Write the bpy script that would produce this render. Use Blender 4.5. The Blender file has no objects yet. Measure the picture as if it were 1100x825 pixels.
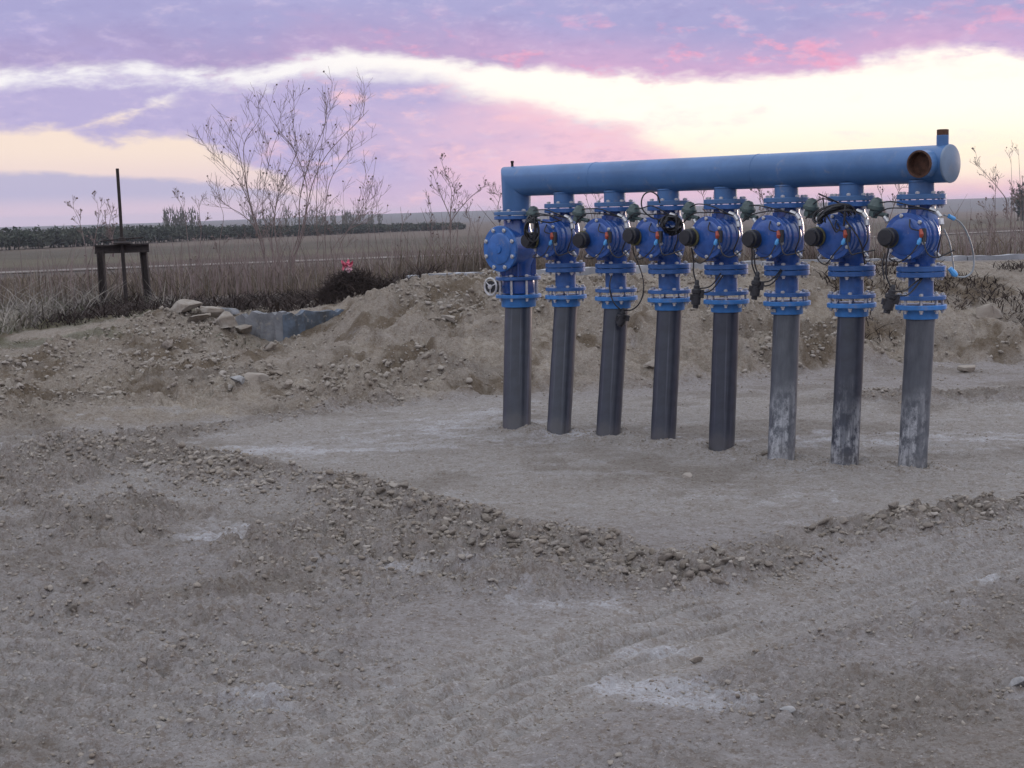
import bpy, math, random
import numpy as np
from mathutils import Vector, Matrix

scene = bpy.context.scene
COL = scene.collection
rnd = random.Random(7)
rng = np.random.default_rng(11)
R = math.radians

# ------------------------------------------------------------------ camera
FPX = 1700.0
KD = FPX / 1130.0      # depth scale of the surveyed layout
CAMH = 1.6
TH = math.atan((412.5 - 227) / FPX)
RO = R(1.3)
R0 = Vector((1, 0, 0)); U0 = Vector((0, math.sin(TH), math.cos(TH))); FW = Vector((0, math.cos(TH), -math.sin(TH)))
CR = R0 * math.cos(RO) - U0 * math.sin(RO)
CU = R0 * math.sin(RO) + U0 * math.cos(RO)
cam_d = bpy.data.cameras.new('camera')
cam = bpy.data.objects.new('camera', cam_d)
COL.objects.link(cam)
cam.matrix_world = Matrix(((CR.x, CU.x, -FW.x, 0), (CR.y, CU.y, -FW.y, 0), (CR.z, CU.z, -FW.z, CAMH), (0, 0, 0, 1)))
cam_d.sensor_width = 36
cam_d.lens = 36 * FPX / 1100
cam_d.clip_start = 0.05
cam_d.clip_end = 9000
scene.camera = cam
scene.render.resolution_x = 1024
scene.render.resolution_y = 768
scene.view_settings.view_transform = 'Standard'
scene.view_settings.look = 'None'
scene.view_settings.gamma = 1
scene.view_settings.exposure = 0.0
scene.render.engine = 'CYCLES'
scene.cycles.volume_bounces = 1
scene.cycles.max_bounces = 6

def ray(px, py):
    d = FW + CR * ((px - 550) / FPX) - CU * ((py - 412.5) / FPX)
    return d

def ao(px, py, Y): return at(px, py, Y * KD)

def gp(px, py, z=0.0):
    d = ray(px, py); t = (z - CAMH) / d.z
    return Vector((d.x * t, d.y * t, z))

def at(px, py, Y):
    d = ray(px, py); t = Y / d.y
    return Vector((d.x * t, Y, CAMH + d.z * t))

# ------------------------------------------------------------------ node helpers
class N:
    """a node socket with arithmetic"""
    tree = None
    def __init__(s, sock): s.s = sock
    @staticmethod
    def m(op, *a, clamp=False):
        n = N.tree.nodes.new('ShaderNodeMath'); n.operation = op; n.use_clamp = clamp
        for i, v in enumerate(a):
            if isinstance(v, N): N.tree.links.new(v.s, n.inputs[i])
            else: n.inputs[i].default_value = v
        return N(n.outputs[0])
    def __add__(s, o): return N.m('ADD', s, o)
    def __radd__(s, o): return N.m('ADD', o, s)
    def __sub__(s, o): return N.m('SUBTRACT', s, o)
    def __rsub__(s, o): return N.m('SUBTRACT', o, s)
    def __mul__(s, o): return N.m('MULTIPLY', s, o)
    def __rmul__(s, o): return N.m('MULTIPLY', o, s)
    def __truediv__(s, o): return N.m('DIVIDE', s, o)

def smooth(x, a, b):
    n = N.tree.nodes.new('ShaderNodeMapRange'); n.interpolation_type = 'SMOOTHSTEP'
    N.tree.links.new(x.s, n.inputs[0]); n.inputs[1].default_value = a; n.inputs[2].default_value = b
    return N(n.outputs[0])

def mixc(f, a, b, mode='MIX'):
    n = N.tree.nodes.new('ShaderNodeMix'); n.data_type = 'RGBA'; n.blend_type = mode; n.clamp_result = False
    for sock, v in ((n.inputs[0], f), (n.inputs[6], a), (n.inputs[7], b)):
        if isinstance(v, N): N.tree.links.new(v.s, sock)
        elif isinstance(v, (tuple, list)): sock.default_value = (v[0], v[1], v[2], 1)
        else: sock.default_value = v
    return N(n.outputs[2])

def vec(x, y, z=0.0):
    n = N.tree.nodes.new('ShaderNodeCombineXYZ')
    for i, v in enumerate((x, y, z)):
        if isinstance(v, N): N.tree.links.new(v.s, n.inputs[i])
        else: n.inputs[i].default_value = v
    return N(n.outputs[0])

def sep(v):
    n = N.tree.nodes.new('ShaderNodeSeparateXYZ'); N.tree.links.new(v.s, n.inputs[0])
    return N(n.outputs[0]), N(n.outputs[1]), N(n.outputs[2])

def noise(v, scale, detail=4, rough=0.55, dist=0.0):
    n = N.tree.nodes.new('ShaderNodeTexNoise')
    if v is not None: N.tree.links.new(v.s, n.inputs['Vector'])
    n.inputs['Scale'].default_value = scale; n.inputs['Detail'].default_value = detail
    n.inputs['Roughness'].default_value = rough; n.inputs['Distortion'].default_value = dist
    return N(n.outputs[0])

def curve(x, pts, x0, x1, y0, y1):
    """piecewise curve through pts (in real units)"""
    n = N.tree.nodes.new('ShaderNodeFloatCurve')
    c = n.mapping.curves[0]
    pp = [((a - x0) / (x1 - x0), (b - y0) / (y1 - y0)) for a, b in pts]
    c.points[0].location = pp[0]; c.points[1].location = pp[-1]
    for q in pp[1:-1]: c.points.new(*q)
    n.mapping.update()
    u = N.m('DIVIDE', x - x0, x1 - x0, clamp=True)
    N.tree.links.new(u.s, n.inputs['Value'])
    return N(n.outputs[0]) * (y1 - y0) + y0

def lin(r, g, b):
    f = lambda c: (c / 255 / 12.92) if c / 255 <= 0.04045 else ((c / 255 + 0.055) / 1.055) ** 2.4
    return (f(r), f(g), f(b))

# ------------------------------------------------------------------ world: dusk sky with a cloud deck
SUN_AZ, SUN_EL = R(38), R(4)
world = bpy.data.worlds.new('World'); scene.world = world; world.use_nodes = True
wt = world.node_tree; wt.nodes.clear(); N.tree = wt
out = wt.nodes.new('ShaderNodeOutputWorld'); bg = wt.nodes.new('ShaderNodeBackground')
wt.links.new(bg.outputs[0], out.inputs[0])
sky = wt.nodes.new('ShaderNodeTexSky'); sky.sky_type = 'NISHITA'; sky.sun_disc = False
sky.sun_elevation = SUN_EL; sky.sun_rotation = SUN_AZ
tc = wt.nodes.new('ShaderNodeTexCoord')
D = N(tc.outputs['Generated'])
dx, dy, dz = sep(D)
az = N.m('ARCTAN2', dx, dy)
hl = N.m('SQRT', dx * dx + dy * dy)
X = az * FPX
Yv = N.m('ARCTAN2', dz, hl) * FPX  # height above the horizon
# photograph-like vertical coordinate (0 at the horizon, growing upwards)
nv = vec(X / 100.0, Yv / 34.0, 0.0)
nA = noise(nv, 1.0, 5, 0.6, 0.3) - 0.5
nB = noise(vec(X / 240.0, Yv / 60.0, 3.7), 1.0, 4, 0.55, 0.4) - 0.5
nC = noise(vec(X / 38.0, Yv / 17.0, 8.1), 1.0, 5, 0.62, 0.2) - 0.5
W = FPX * 3.1416
def xy(px, py):    # photograph pixel -> (X, Y) units
    return ((px - 550) * 0.985, (239.5 - 0.0227 * px - py) * 0.985)
# deck bottom edge
db = [(-W, 120), (-1400, 125)] + [xy(*p) for p in [(-200, 92), (0, 88), (80, 80), (160, 75), (230, 82), (290, 79), (345, 62), (430, 64), (500, 70), (600, 79), (700, 84), (780, 91), (850, 88), (930, 70), (1010, 63), (1100, 73), (1300, 80)]] + [(1400, 125), (W, 120)]
deck_b = curve(X, db, -W, W, 0, 400)
m_deck = smooth(Yv - deck_b + nA * 38.0 + nC * 20.0, -8.0, 10.0)
# left lilac clouds: several lumps; top edge and bottom edge curves
t1 = curve(X, [(-W, 60), (-1200, 120)] + [xy(*p) for p in [(-150, 96), (0, 97), (60, 92), (140, 86), (200, 86), (260, 88), (330, 82), (380, 75), (430, 73), (480, 84), (520, 98), (580, 114), (640, 130), (700, 148), (760, 182), (900, 196), (1100, 200)]] + [(1500, 80), (W, 60)], -W, W, 0, 400)
b1 = curve(X, [(-W, 20), (-1200, 60)] + [xy(*p) for p in [(-150, 140), (0, 140), (50, 140), (100, 136), (122, 152), (160, 153), (205, 149), (235, 160), (262, 176), (300, 195), (360, 215), (420, 232), (700, 240), (1100, 230)]] + [(1500, 10), (W, 0)], -W, W, -20, 400)
edge1 = N.m('MINIMUM', t1 - Yv, Yv - b1)
e_mid = edge1 + nA * 34.0 + nB * 46.0 + nC * 22.0
soft = smooth(X, -260.0, -60.0)
m_mid = smooth(e_mid, -7.0, 10.0) * (1.0 - soft) + smooth(e_mid, -15.0, 18.0) * soft
# the thin bright wedge inside the left clouds
wx = N.m('ABSOLUTE', (Yv - (239.5 - 0.0227 * 130 - 131) * 0.985) - (X + 414.0) * 0.28)
wedge = smooth(wx + nC * 26.0 + nA * 22.0, -4.0, 9.0)
wl = smooth(N.m('ABSOLUTE', X + 402.0) + nC * 30.0 + nA * 40.0, 30.0, 70.0)
wm = N.m('MAXIMUM', wedge, wl)
m_mid = m_mid * wm
# low blue-grey bank on the left
bt = curve(X, [(-W, 45), (-1200, 50)] + [xy(*p) for p in [(-200, 186), (0, 186), (60, 187), (130, 190), (220, 196), (300, 206), (380, 222)]] + [(0, 0), (W, 10)], -W, W, -20, 200)
m_low = smooth(bt - Yv + nC * 12.0 + nA * 8.0, -3.0, 5.0) * smooth(Yv + nA * 8, 6.0, 30.0)
# colours
nz = N(sky.outputs[0])
glowaz = smooth(N.m('ABSOLUTE', X - 430.0), 1500.0, 60.0)
ev = N.m('DIVIDE', Yv, 170.0, clamp=True)
# clear strip: peach at the left, cream to white in the right
clear_l = mixc(smooth(Yv, 0.0, 80.0), lin(226, 202, 222), lin(255, 234, 220))
clear_l = mixc(smooth(Yv, 95.0, 140.0), clear_l, (1.0, 0.97, 1.0))
clear_r = mixc(smooth(Yv, 0.0, 34.0), lin(246, 196, 208), (1.05, 0.9, 0.78))
clear_r = mixc(smooth(Yv, 25.0, 80.0), clear_r, (1.20, 1.12, 1.0))
clear_r = mixc(smooth(Yv, 105.0, 50.0) * smooth(Yv, 20.0, 50.0) * 0.6, clear_r, (1.08, 0.97, 0.74))
clear_r = mixc(smooth(nB * 1.2 + nC * 0.8 + nA * 0.5, 0.0, 0.45) * 0.75, clear_r, (1.0, 0.84, 0.86))
clear = mixc(smooth(X + nB * 260.0, -330.0, 120.0), clear_l, clear_r)
farc = mixc(smooth(N.m('ABSOLUTE', X - 300.0), 1000.0, 2300.0), clear, lin(150, 160, 205))
nsk = mixc(1.0, nz, (0.09, 0.09, 0.09), 'MULTIPLY')
clear = mixc(0.06, farc, nsk)
# middle clouds: lilac at the left, pink at the right, paler streaks
pink = smooth(X + nB * 420.0, -190.0, 80.0)
mid_c = mixc(pink, lin(188, 178, 218), lin(246, 202, 218))
mid_c = mixc(smooth(nC + nA * 0.7, 0.0, 0.32) * smooth(X + nB * 300.0, -420.0, -120.0), mid_c, lin(250, 205, 214))
mid_c = mixc(smooth(nB - nC * 0.6, 0.05, 0.3), mid_c, lin(196, 184, 220))
mid_c = mixc(smooth(Yv, 60.0, 5.0) * 0.65, mid_c, lin(226, 192, 214))
# deck
dk = smooth(Yv - deck_b + nA * 30, 0.0, 60.0)
deck_lo = mixc(smooth(X + nB * 500.0, -350.0, 120.0), lin(176, 160, 202), lin(214, 176, 212))
deck_c = mixc(dk, deck_lo, lin(172, 168, 212))
deck_c = mixc(smooth(nA + nC * 0.9, 0.02, 0.25) * smooth(X, -420.0, 40.0) * smooth(Yv, 230.0, 150.0), deck_c, lin(246, 172, 200))
deck_c = mixc(smooth(nB + nC * 0.5, 0.0, 0.3) * 0.45, deck_c, lin(190, 180, 226))
deck_c = mixc(smooth(nA * 1.0 - nB, 0.03, 0.30) * 0.28, deck_c, lin(156, 150, 198))
high = noise(vec(dx / (dz + 0.12), dy / (dz + 0.12), 0.0), 1.6, 5, 0.55, 0.3)
high_c = mixc(smooth(high, 0.35, 0.7), (0.90, 0.94, 1.08), (1.40, 1.46, 1.70))
deck_c = mixc(smooth(Yv, 180.0, 620.0), deck_c, high_c)
low_c = lin(186, 182, 212)
c = mixc(m_low * 0.9, clear, low_c)
c = mixc(m_mid, c, mid_c)
c = mixc(m_deck, c, deck_c)
nD = noise(vec(X / 26.0, Yv / 10.0, 5.5), 1.0, 6, 0.65, 0.2) - 0.5
fib = N.m('MAXIMUM', m_deck, m_mid) * smooth(Yv, 700.0, 300.0)
c = mixc(fib * smooth(nD + nC * 0.5, 0.0, 0.30) * 0.30, c, lin(236, 216, 236))
c = mixc(fib * smooth(nD + nA * 0.6, 0.0, -0.28) * 0.24, c, lin(146, 138, 190))
# below the horizon: plain ground-haze colour
c = mixc(smooth(Yv, 0.0, -40.0), c, (0.22, 0.2, 0.24))
wt.links.new(c.s, bg.inputs[0]); bg.inputs[1].default_value = 1.0
world.cycles.sampling_method = 'MANUAL'; world.cycles.sample_map_resolution = 1024

sun_d = bpy.data.lights.new('sun', 'SUN'); sun_d.energy = 0.6; sun_d.angle = R(12); sun_d.color = (1.0, 0.78, 0.66)
sun = bpy.data.objects.new('sun', sun_d); COL.objects.link(sun)
sdir = Vector((math.sin(SUN_AZ) * math.cos(SUN_EL), math.cos(SUN_AZ) * math.cos(SUN_EL), math.sin(SUN_EL)))
sun.rotation_euler = (-sdir).to_track_quat('-Z', 'Y').to_euler()
sun.location = sdir * 30

# ------------------------------------------------------------------ materials
def mat(name, col, rough=0.6, metal=0.0, var=0.0, vscale=8.0, bump=0.0, bscale=60.0, col2=None, spec=0.5, obj_coords=True, coat=0.0, extra=None):
    m = bpy.data.materials.new(name); m.use_nodes = True
    t = m.node_tree; N.tree = t; p = t.nodes['Principled BSDF']
    p.inputs['Roughness'].default_value = rough; p.inputs['Metallic'].default_value = metal
    p.inputs['Specular IOR Level'].default_value = spec
    p.inputs['Coat Weight'].default_value = coat; p.inputs['Coat Roughness'].default_value = 0.08
    tcn = t.nodes.new('ShaderNodeTexCoord'); v = N(tcn.outputs['Object'])
    if col2 is None: col2 = tuple(x * (1 - var) for x in col)
    f = smooth(noise(v, vscale, 5, 0.6), 0.35, 0.65)
    cc = mixc(f, col, col2)
    if extra: cc = extra(v, cc)
    t.links.new(cc.s, p.inputs['Base Color'])
    if bump:
        b = t.nodes.new('ShaderNodeBump'); b.inputs['Strength'].default_value = bump; b.inputs['Distance'].default_value = 0.01
        t.links.new(noise(v, bscale, 4, 0.6).s, b.inputs['Height']); t.links.new(b.outputs[0], p.inputs['Normal'])
    return m

def dusty(amount, sc=7.0, dust=(0.30, 0.27, 0.23)):
    def f(v, cc):
        k = smooth(noise(v, sc, 6, 0.7), 0.62 - amount, 0.82)
        return mixc(k * 0.7, cc, dust)
    return f

def rust_spots(v, cc):
    k = smooth(noise(v, 55.0, 4, 0.7), 0.70, 0.76)
    return mixc(k, cc, (0.12, 0.05, 0.025))

M = {}
M['header'] = mat('satin_blue_paint', (0.064, 0.160, 0.335), 0.42, var=0.18, vscale=5, bump=0.08, bscale=25, extra=lambda v, c_: dusty(0.06, 9.0)(v, c_))
M['valve'] = mat('glossy_blue_enamel', (0.028, 0.098, 0.34), 0.2, var=0.25, vscale=14, bump=0.12, bscale=90, coat=0.35, extra=dusty(0.02, 16.0))
M['flange'] = mat('blue_flange_paint', (0.040, 0.132, 0.36), 0.38, var=0.25, vscale=20, bump=0.1, bscale=90, extra=lambda v, c_: rust_spots(v, dusty(0.03, 16.0)(v, c_)))
M['adapter'] = mat('bright_blue_coating', (0.045, 0.205, 0.52), 0.4, var=0.2, vscale=20, bump=0.1, bscale=90, extra=dusty(0.06, 12.0))
M['bolt'] = mat('zinc_plated_steel', (0.62, 0.62, 0.60), 0.35, 0.55, var=0.25, vscale=60)
M['cover'] = mat('mid_blue_enamel', (0.036, 0.15, 0.44), 0.35, var=0.25, vscale=12, bump=0.12, bscale=70, coat=0.15, extra=dusty(0.05, 14.0))
M['rust'] = mat('rusted_steel', (0.10, 0.045, 0.025), 0.85, var=0.5, vscale=25, bump=0.4, bscale=70)
M['darkrust'] = mat('dark_weathered_iron', (0.035, 0.026, 0.022), 0.85, var=0.4, vscale=25, bump=0.5, bscale=60)
M['black'] = mat('black_plastic', (0.018, 0.018, 0.020), 0.5, var=0.3, vscale=20, extra=dusty(0.05, 20.0, (0.12, 0.11, 0.10)))
M['pilot'] = mat('grey_green_bronze', (0.085, 0.125, 0.115), 0.5, var=0.35, vscale=30, bump=0.2, bscale=80)
M['olive'] = mat('olive_ring', (0.10, 0.095, 0.035), 0.6, var=0.3, vscale=30)
M['red'] = mat('red_plastic', (0.36, 0.065, 0.035), 0.45, var=0.15)
M['ltblue'] = mat('light_blue_plastic', (0.10, 0.38, 0.75), 0.4, var=0.1)
M['hose'] = mat('clear_grey_hose', (0.28, 0.31, 0.32), 0.35, var=0.2)
M['capgrey'] = mat('cap_blue_with_sky_sheen', (0.18, 0.25, 0.34), 0.5, var=0.15, vscale=6, extra=dusty(0.1, 8.0))  # end cap blue paled, bright sky reflection put into the colour, plus dust
M['label'] = mat('grey_label', (0.35, 0.36, 0.36), 0.5, var=0.3, vscale=150)

def pe_extra(level, streak, seed, whole=0.0):
    def f(v, cc):
        x, y, z = sep(v)
        s = noise(vec(x * 30.0 + seed, y * 30.0, z * 0.8), 1.0, 4, 0.6)      # long vertical scuffs
        cc = mixc(smooth(s, 0.55, 0.75) * streak, cc, (0.11, 0.12, 0.15))
        if whole: cc = mixc(smooth(noise(vec(x * 9 + seed, y * 9, z * 2.0), 1.0, 5, 0.65), 0.25, 0.7) * whole, cc, (0.16, 0.17, 0.18))
        n = noise(vec(x * 14.0 + seed, y * 14.0, z * 9.0), 1.0, 7, 0.75)
        n2 = noise(vec(x * 6.0 + seed, y * 6.0, z * 2.5), 1.0, 3, 0.5)
        h = smooth(z - n2 * 0.6, level + 0.02, level - 0.30)
        sk = smooth(noise(vec(x * 22.0 + seed, y * 22.0, z * 1.6), 1.0, 4, 0.6), 0.40, 0.58)
        k = h * smooth(n, 0.40, 0.60) * (0.25 + 0.75 * sk)
        cc = mixc(k * 0.85, cc, (0.42, 0.43, 0.43))
        k2 = smooth(z - n * 0.16, 0.06, -0.05)
        return mixc(k2 * 0.18, cc, (0.20, 0.18, 0.15))
    return f
M['pe1'] = mat('black_polyethylene', (0.022, 0.027, 0.040), 0.38, var=0.3, vscale=12, bump=0.05, bscale=40, extra=pe_extra(-0.3, 0.5, 0.0))
M['pe2'] = mat('black_polyethylene_splashed', (0.023, 0.028, 0.040), 0.42, var=0.3, vscale=12, bump=0.05, bscale=40, extra=pe_extra(0.14, 0.6, 5.0))
M['pe3'] = mat('black_polyethylene_dusty', (0.035, 0.040, 0.050), 0.5, var=0.3, vscale=12, bump=0.05, bscale=40, extra=pe_extra(0.18, 0.8, 9.0, 0.5))
def streaks(v, cc):
    x, y, z = sep(v)
    k = noise(vec(x * 7.0, y * 7.0, z * 1.2), 1.0, 5, 0.65); k2 = noise(v, 14.0, 5, 0.7)
    cc = mixc(smooth(k, 0.48, 0.68) * 0.85, cc, (0.045, 0.042, 0.038))
    return mixc(smooth(k2, 0.56, 0.7) * 0.8, cc, (0.30, 0.27, 0.22))
M['wetconcrete'] = mat('stained_blue_grey_concrete', (0.12, 0.155, 0.20), 0.8, vscale=5, col2=(0.06, 0.07, 0.08), bump=0.5, bscale=25, extra=streaks)
M['concrete'] = mat('old_concrete', (0.21, 0.215, 0.22), 0.9, var=0.35, vscale=6, bump=0.6, bscale=35, extra=streaks)
M['kerb'] = mat('weathered_kerb_concrete', (0.36, 0.37, 0.38), 0.9, var=0.35, vscale=3, bump=0.5, bscale=35)
M['rubble'] = mat('pale_rubble', (0.31, 0.28, 0.235), 0.95, vscale=9, col2=(0.21, 0.175, 0.135), bump=0.8, bscale=45)
M['stone'] = mat('dusty_stone', (0.33, 0.29, 0.24), 0.95, vscale=18, col2=(0.20, 0.165, 0.13), bump=0.7, bscale=70)
M['white'] = mat('chalky_white_stone', (0.32, 0.315, 0.30), 0.9, var=0.3, vscale=30, bump=0.5, bscale=60)
M['clod'] = mat('dry_clay_clods', (0.27, 0.225, 0.18), 0.97, vscale=2.5, col2=(0.185, 0.15, 0.12), bump=0.8, bscale=90)
def island_var(v, cc):
    g_ = N.tree.nodes.new('ShaderNodeNewGeometry'); k = N(g_.outputs['Random Per Island'])
    oi = N.tree.nodes.new('ShaderNodeObjectInfo'); k2 = N(oi.outputs['Random'])
    k = N.m('FRACT', k + k2)
    cc = mixc(smooth(k, 0.0, 0.55), mixc(1.0, cc, (0.78, 0.75, 0.71), 'MULTIPLY'), cc)
    return mixc(smooth(k, 0.6, 1.0), cc, mixc(1.0, cc, (1.12, 1.14, 1.17), 'MULTIPLY'))
M['clod'] = mat('dry_clay_clods', (0.33, 0.295, 0.245), 0.97, vscale=2.5, col2=(0.26, 0.222, 0.178), bump=0.8, bscale=90, extra=island_var)
M['straw'] = mat('dry_straw', (0.19, 0.15, 0.105), 0.9, vscale=0.9, col2=(0.095, 0.075, 0.055))
M['straw2'] = mat('pale_dry_reed', (0.30, 0.27, 0.22), 0.9, vscale=1.5, col2=(0.18, 0.16, 0.14))
M['weed'] = mat('grey_green_weed', (0.10, 0.11, 0.065), 0.9, vscale=2.5, col2=(0.16, 0.14, 0.10))
M['twig'] = mat('bare_grey_twig', (0.17, 0.125, 0.110), 0.9, vscale=4, col2=(0.25, 0.195, 0.175))
M['brush'] = mat('dark_dead_brush', (0.030, 0.021, 0.017), 0.95, vscale=3, col2=(0.052, 0.036, 0.028))
M['pine'] = mat('dark_evergreen', (0.030, 0.042, 0.026), 0.9, vscale=0.15, col2=(0.055, 0.062, 0.038))
M['poplar'] = mat('bare_pale_poplar', (0.17, 0.165, 0.13), 0.9, vscale=0.2, col2=(0.12, 0.12, 0.10))
M['bag2'] = mat('pink_plastic_film', (0.80, 0.30, 0.36), 0.4, vscale=14, col2=(0.72, 0.62, 0.66))
M['bag'] = mat('red_plastic_film', (0.52, 0.06, 0.12), 0.4, vscale=12, col2=(0.85, 0.30, 0.38))

# ------------------------------------------------------------------ mesh helpers
class MB:
    def __init__(s): s.v = []; s.f = []; s.mi = []; s.cur = 0
    def add(s, vs, fs, T=None):
        o = len(s.v)
        s.v += [tuple(T @ Vector(p)) if T is not None else tuple(p) for p in vs]
        s.f += [tuple(i + o for i in f) for f in fs]; s.mi += [s.cur] * len(fs)
        return s
    def lathe(s, prof, seg=24, T=None, caps=True):
        vs = []; fs = []
        n = len(prof)
        for (r, z) in prof:
            for k in range(seg):
                a = 2 * math.pi * k / seg
                vs.append((r * math.cos(a), r * math.sin(a), z))
        for i in range(n - 1):
            for k in range(seg):
                k2 = (k + 1) % seg
                fs.append((i * seg + k, i * seg + k2, (i + 1) * seg + k2, (i + 1) * seg + k))
        if caps:
            if prof[0][0] > 1e-6: fs.append(tuple(reversed(range(seg))))
            if prof[-1][0] > 1e-6: fs.append(tuple((n - 1) * seg + k for k in range(seg)))
        return s.add(vs, fs, T)
    def box(s, sx, sy, sz, T=None, jit=0.0, rg=None, bev=0.0):
        vs = []
        for x in (-.5, .5):
            for y in (-.5, .5):
                for z in (-.5, .5):
                    j = [0, 0, 0] if not jit else [rg.uniform(-jit, jit) for _ in range(3)]
                    vs.append((x * sx + j[0], y * sy + j[1], z * sz + j[2]))
        fs = [(0, 1, 3, 2), (4, 6, 7, 5), (0, 4, 5, 1), (2, 3, 7, 6), (0, 2, 6, 4), (1, 5, 7, 3)]
        return s.add(vs, fs, T)
    def tube(s, pts, rad, seg=6, caps=True):
        pts = [Vector(p) for p in pts]
        rads = rad if isinstance(rad, (list, tuple)) else [rad] * len(pts)
        vs = []; fs = []; up = Vector((0.13, 0.21, 0.97)).normalized(); prev = None
        for i, p in enumerate(pts):
            d = (pts[min(i + 1, len(pts) - 1)] - pts[max(i - 1, 0)])
            if d.length < 1e-9: d = Vector((0, 0, 1))
            d.normalize()
            if prev is None:
                a = d.cross(up)
                if a.length < 0.05: a = d.cross(Vector((1, 0, 0)))
            else: a = prev - d * prev.dot(d)
            a.normalize(); prev = a; b = d.cross(a)
            for k in range(seg):
                t = 2 * math.pi * k / seg
                vs.append(p + (a * math.cos(t) + b * math.sin(t)) * rads[i])
        n = len(pts)
        for i in range(n - 1):
            for k in range(seg):
                k2 = (k + 1) % seg
                fs.append((i * seg + k, i * seg + k2, (i + 1) * seg + k2, (i + 1) * seg + k))
        if caps:
            fs.append(tuple(reversed(range(seg)))); fs.append(tuple((n - 1) * seg + k for k in range(seg)))
        return s.add(vs, fs)
    def mesh(s, name, mats, angle=35):
        me = bpy.data.meshes.new(name)
        me.from_pydata(s.v, [], s.f)
        if not isinstance(mats, (list, tuple)): mats = [mats]
        for m_ in mats: me.materials.append(m_)
        if len(mats) > 1:
            me.polygons.foreach_set('material_index', s.mi)
        if angle is not None:
            me.shade_smooth(); me.set_sharp_from_angle(angle=R(angle))
        me.update()
        return me

def link(name, me, parent=None, loc=(0, 0, 0), rot=(0, 0, 0)):
    o = bpy.data.objects.new(name, me); COL.objects.link(o)
    o.parent = parent; o.location = loc; o.rotation_euler = rot
    return o

def thing(o, label, cat, group=None):
    o['label'] = label; o['category'] = cat
    if group: o['group'] = group
    return o

def empty(name, loc, rz=0):
    o = bpy.data.objects.new(name, None); COL.objects.link(o)
    o.location = loc; o.rotation_euler = (0, 0, rz); o.empty_display_size = 0.2
    return o

def Tz(x, y, z, rx=0, ry=0, rz=0):
    return Matrix.Translation((x, y, z)) @ Matrix.Rotation(rz, 4, 'Z') @ Matrix.Rotation(ry, 4, 'Y') @ Matrix.Rotation(rx, 4, 'X')

def catmull(pts, n=8):
    P = [Vector(p) for p in pts]; P = [P[0] * 2 - P[1]] + P + [P[-1] * 2 - P[-2]]
    o = []
    for i in range(1, len(P) - 2):
        for k in range(n):
            t = k / n
            o.append(0.5 * ((2 * P[i]) + (P[i + 1] - P[i - 1]) * t + (2 * P[i - 1] - 5 * P[i] + 4 * P[i + 1] - P[i + 2]) * t * t + (3 * P[i] - P[i - 1] - 3 * P[i + 1] + P[i + 2]) * t ** 3))
    o.append(P[-2]); return o

# ------------------------------------------------------------------ terrain
def hsh(ix, iy, seed):
    h = (ix.astype(np.int64) * 374761393 + iy.astype(np.int64) * 668265263 + seed * 974634777) & 0xffffffff
    h = ((h ^ (h >> 13)) * 1274126177) & 0xffffffff
    return ((h ^ (h >> 16)) & 0xffffff) / float(0xffffff)

def vn(x, y, seed):
    ix = np.floor(x); iy = np.floor(y); fx = x - ix; fy = y - iy
    fx = fx * fx * (3 - 2 * fx); fy = fy * fy * (3 - 2 * fy)
    a = hsh(ix, iy, seed); b = hsh(ix + 1, iy, seed); c_ = hsh(ix, iy + 1, seed); d = hsh(ix + 1, iy + 1, seed)
    return (a + (b - a) * fx) * (1 - fy) + (c_ + (d - c_) * fx) * fy - 0.5

def fbm(x, y, seed, octs=4, g=0.5):
    s = 0; a = 1.0
    for o in range(octs):
        s = s + a * vn(x * 2 ** o + o * 17.3, y * 2 ** o - o * 9.1, seed + o); a *= g
    return s

def clods(x, y, size, seed, dens=0.8):
    """rounded lumps scattered over a jittered grid (0..1)"""
    X_ = x / size; Y_ = y / size
    ix = np.floor(X_); iy = np.floor(Y_); h = np.zeros_like(x)
    for i in (-1, 0, 1):
        for j in (-1, 0, 1):
            cx = ix + i; cy = iy + j
            px = cx + hsh(cx, cy, seed); py = cy + hsh(cx, cy, seed + 1)
            r_ = 0.25 + 0.5 * hsh(cx, cy, seed + 2)
            on = hsh(cx, cy, seed + 3) < dens
            asp = 0.7 + 0.6 * hsh(cx, cy, seed + 4)
            d2 = ((X_ - px) ** 2 * asp + (Y_ - py) ** 2 / asp) / r_ ** 2
            h = np.maximum(h, np.where(on & (d2 < 1), np.sqrt(np.maximum(1 - d2, 0)) * r_, 0))
    return h

def ss(x, a, b):
    t = np.clip((x - a) / (b - a), 0, 1); return t * t * (3 - 2 * t)

def poly(pts, z=0.0):
    return [tuple(gp(px, py, z).xy) for px, py in pts]

def dpoly(x, y, pts):
    """distance to polyline, arc length and side"""
    best = np.full(x.shape, 1e9); arc = np.zeros(x.shape); side = np.zeros(x.shape); L = 0
    for (ax, ay), (bx, by) in zip(pts[:-1], pts[1:]):
        ex, ey = bx - ax, by - ay; l = math.hypot(ex, ey)
        t = np.clip(((x - ax) * ex + (y - ay) * ey) / l ** 2, 0, 1)
        qx = x - ax - t * ex; qy = y - ay - t * ey
        d = np.hypot(qx, qy); m_ = d < best
        best = np.where(m_, d, best); arc = np.where(m_, L + t * l, arc)
        side = np.where(m_, (ex * qy - ey * qx) / l, side); L += l
    return best, arc, side

def smoothpoly(pts, n=6):
    return [tuple(p.xy) for p in catmull([(a, b, 0) for a, b in pts], n)]

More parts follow.
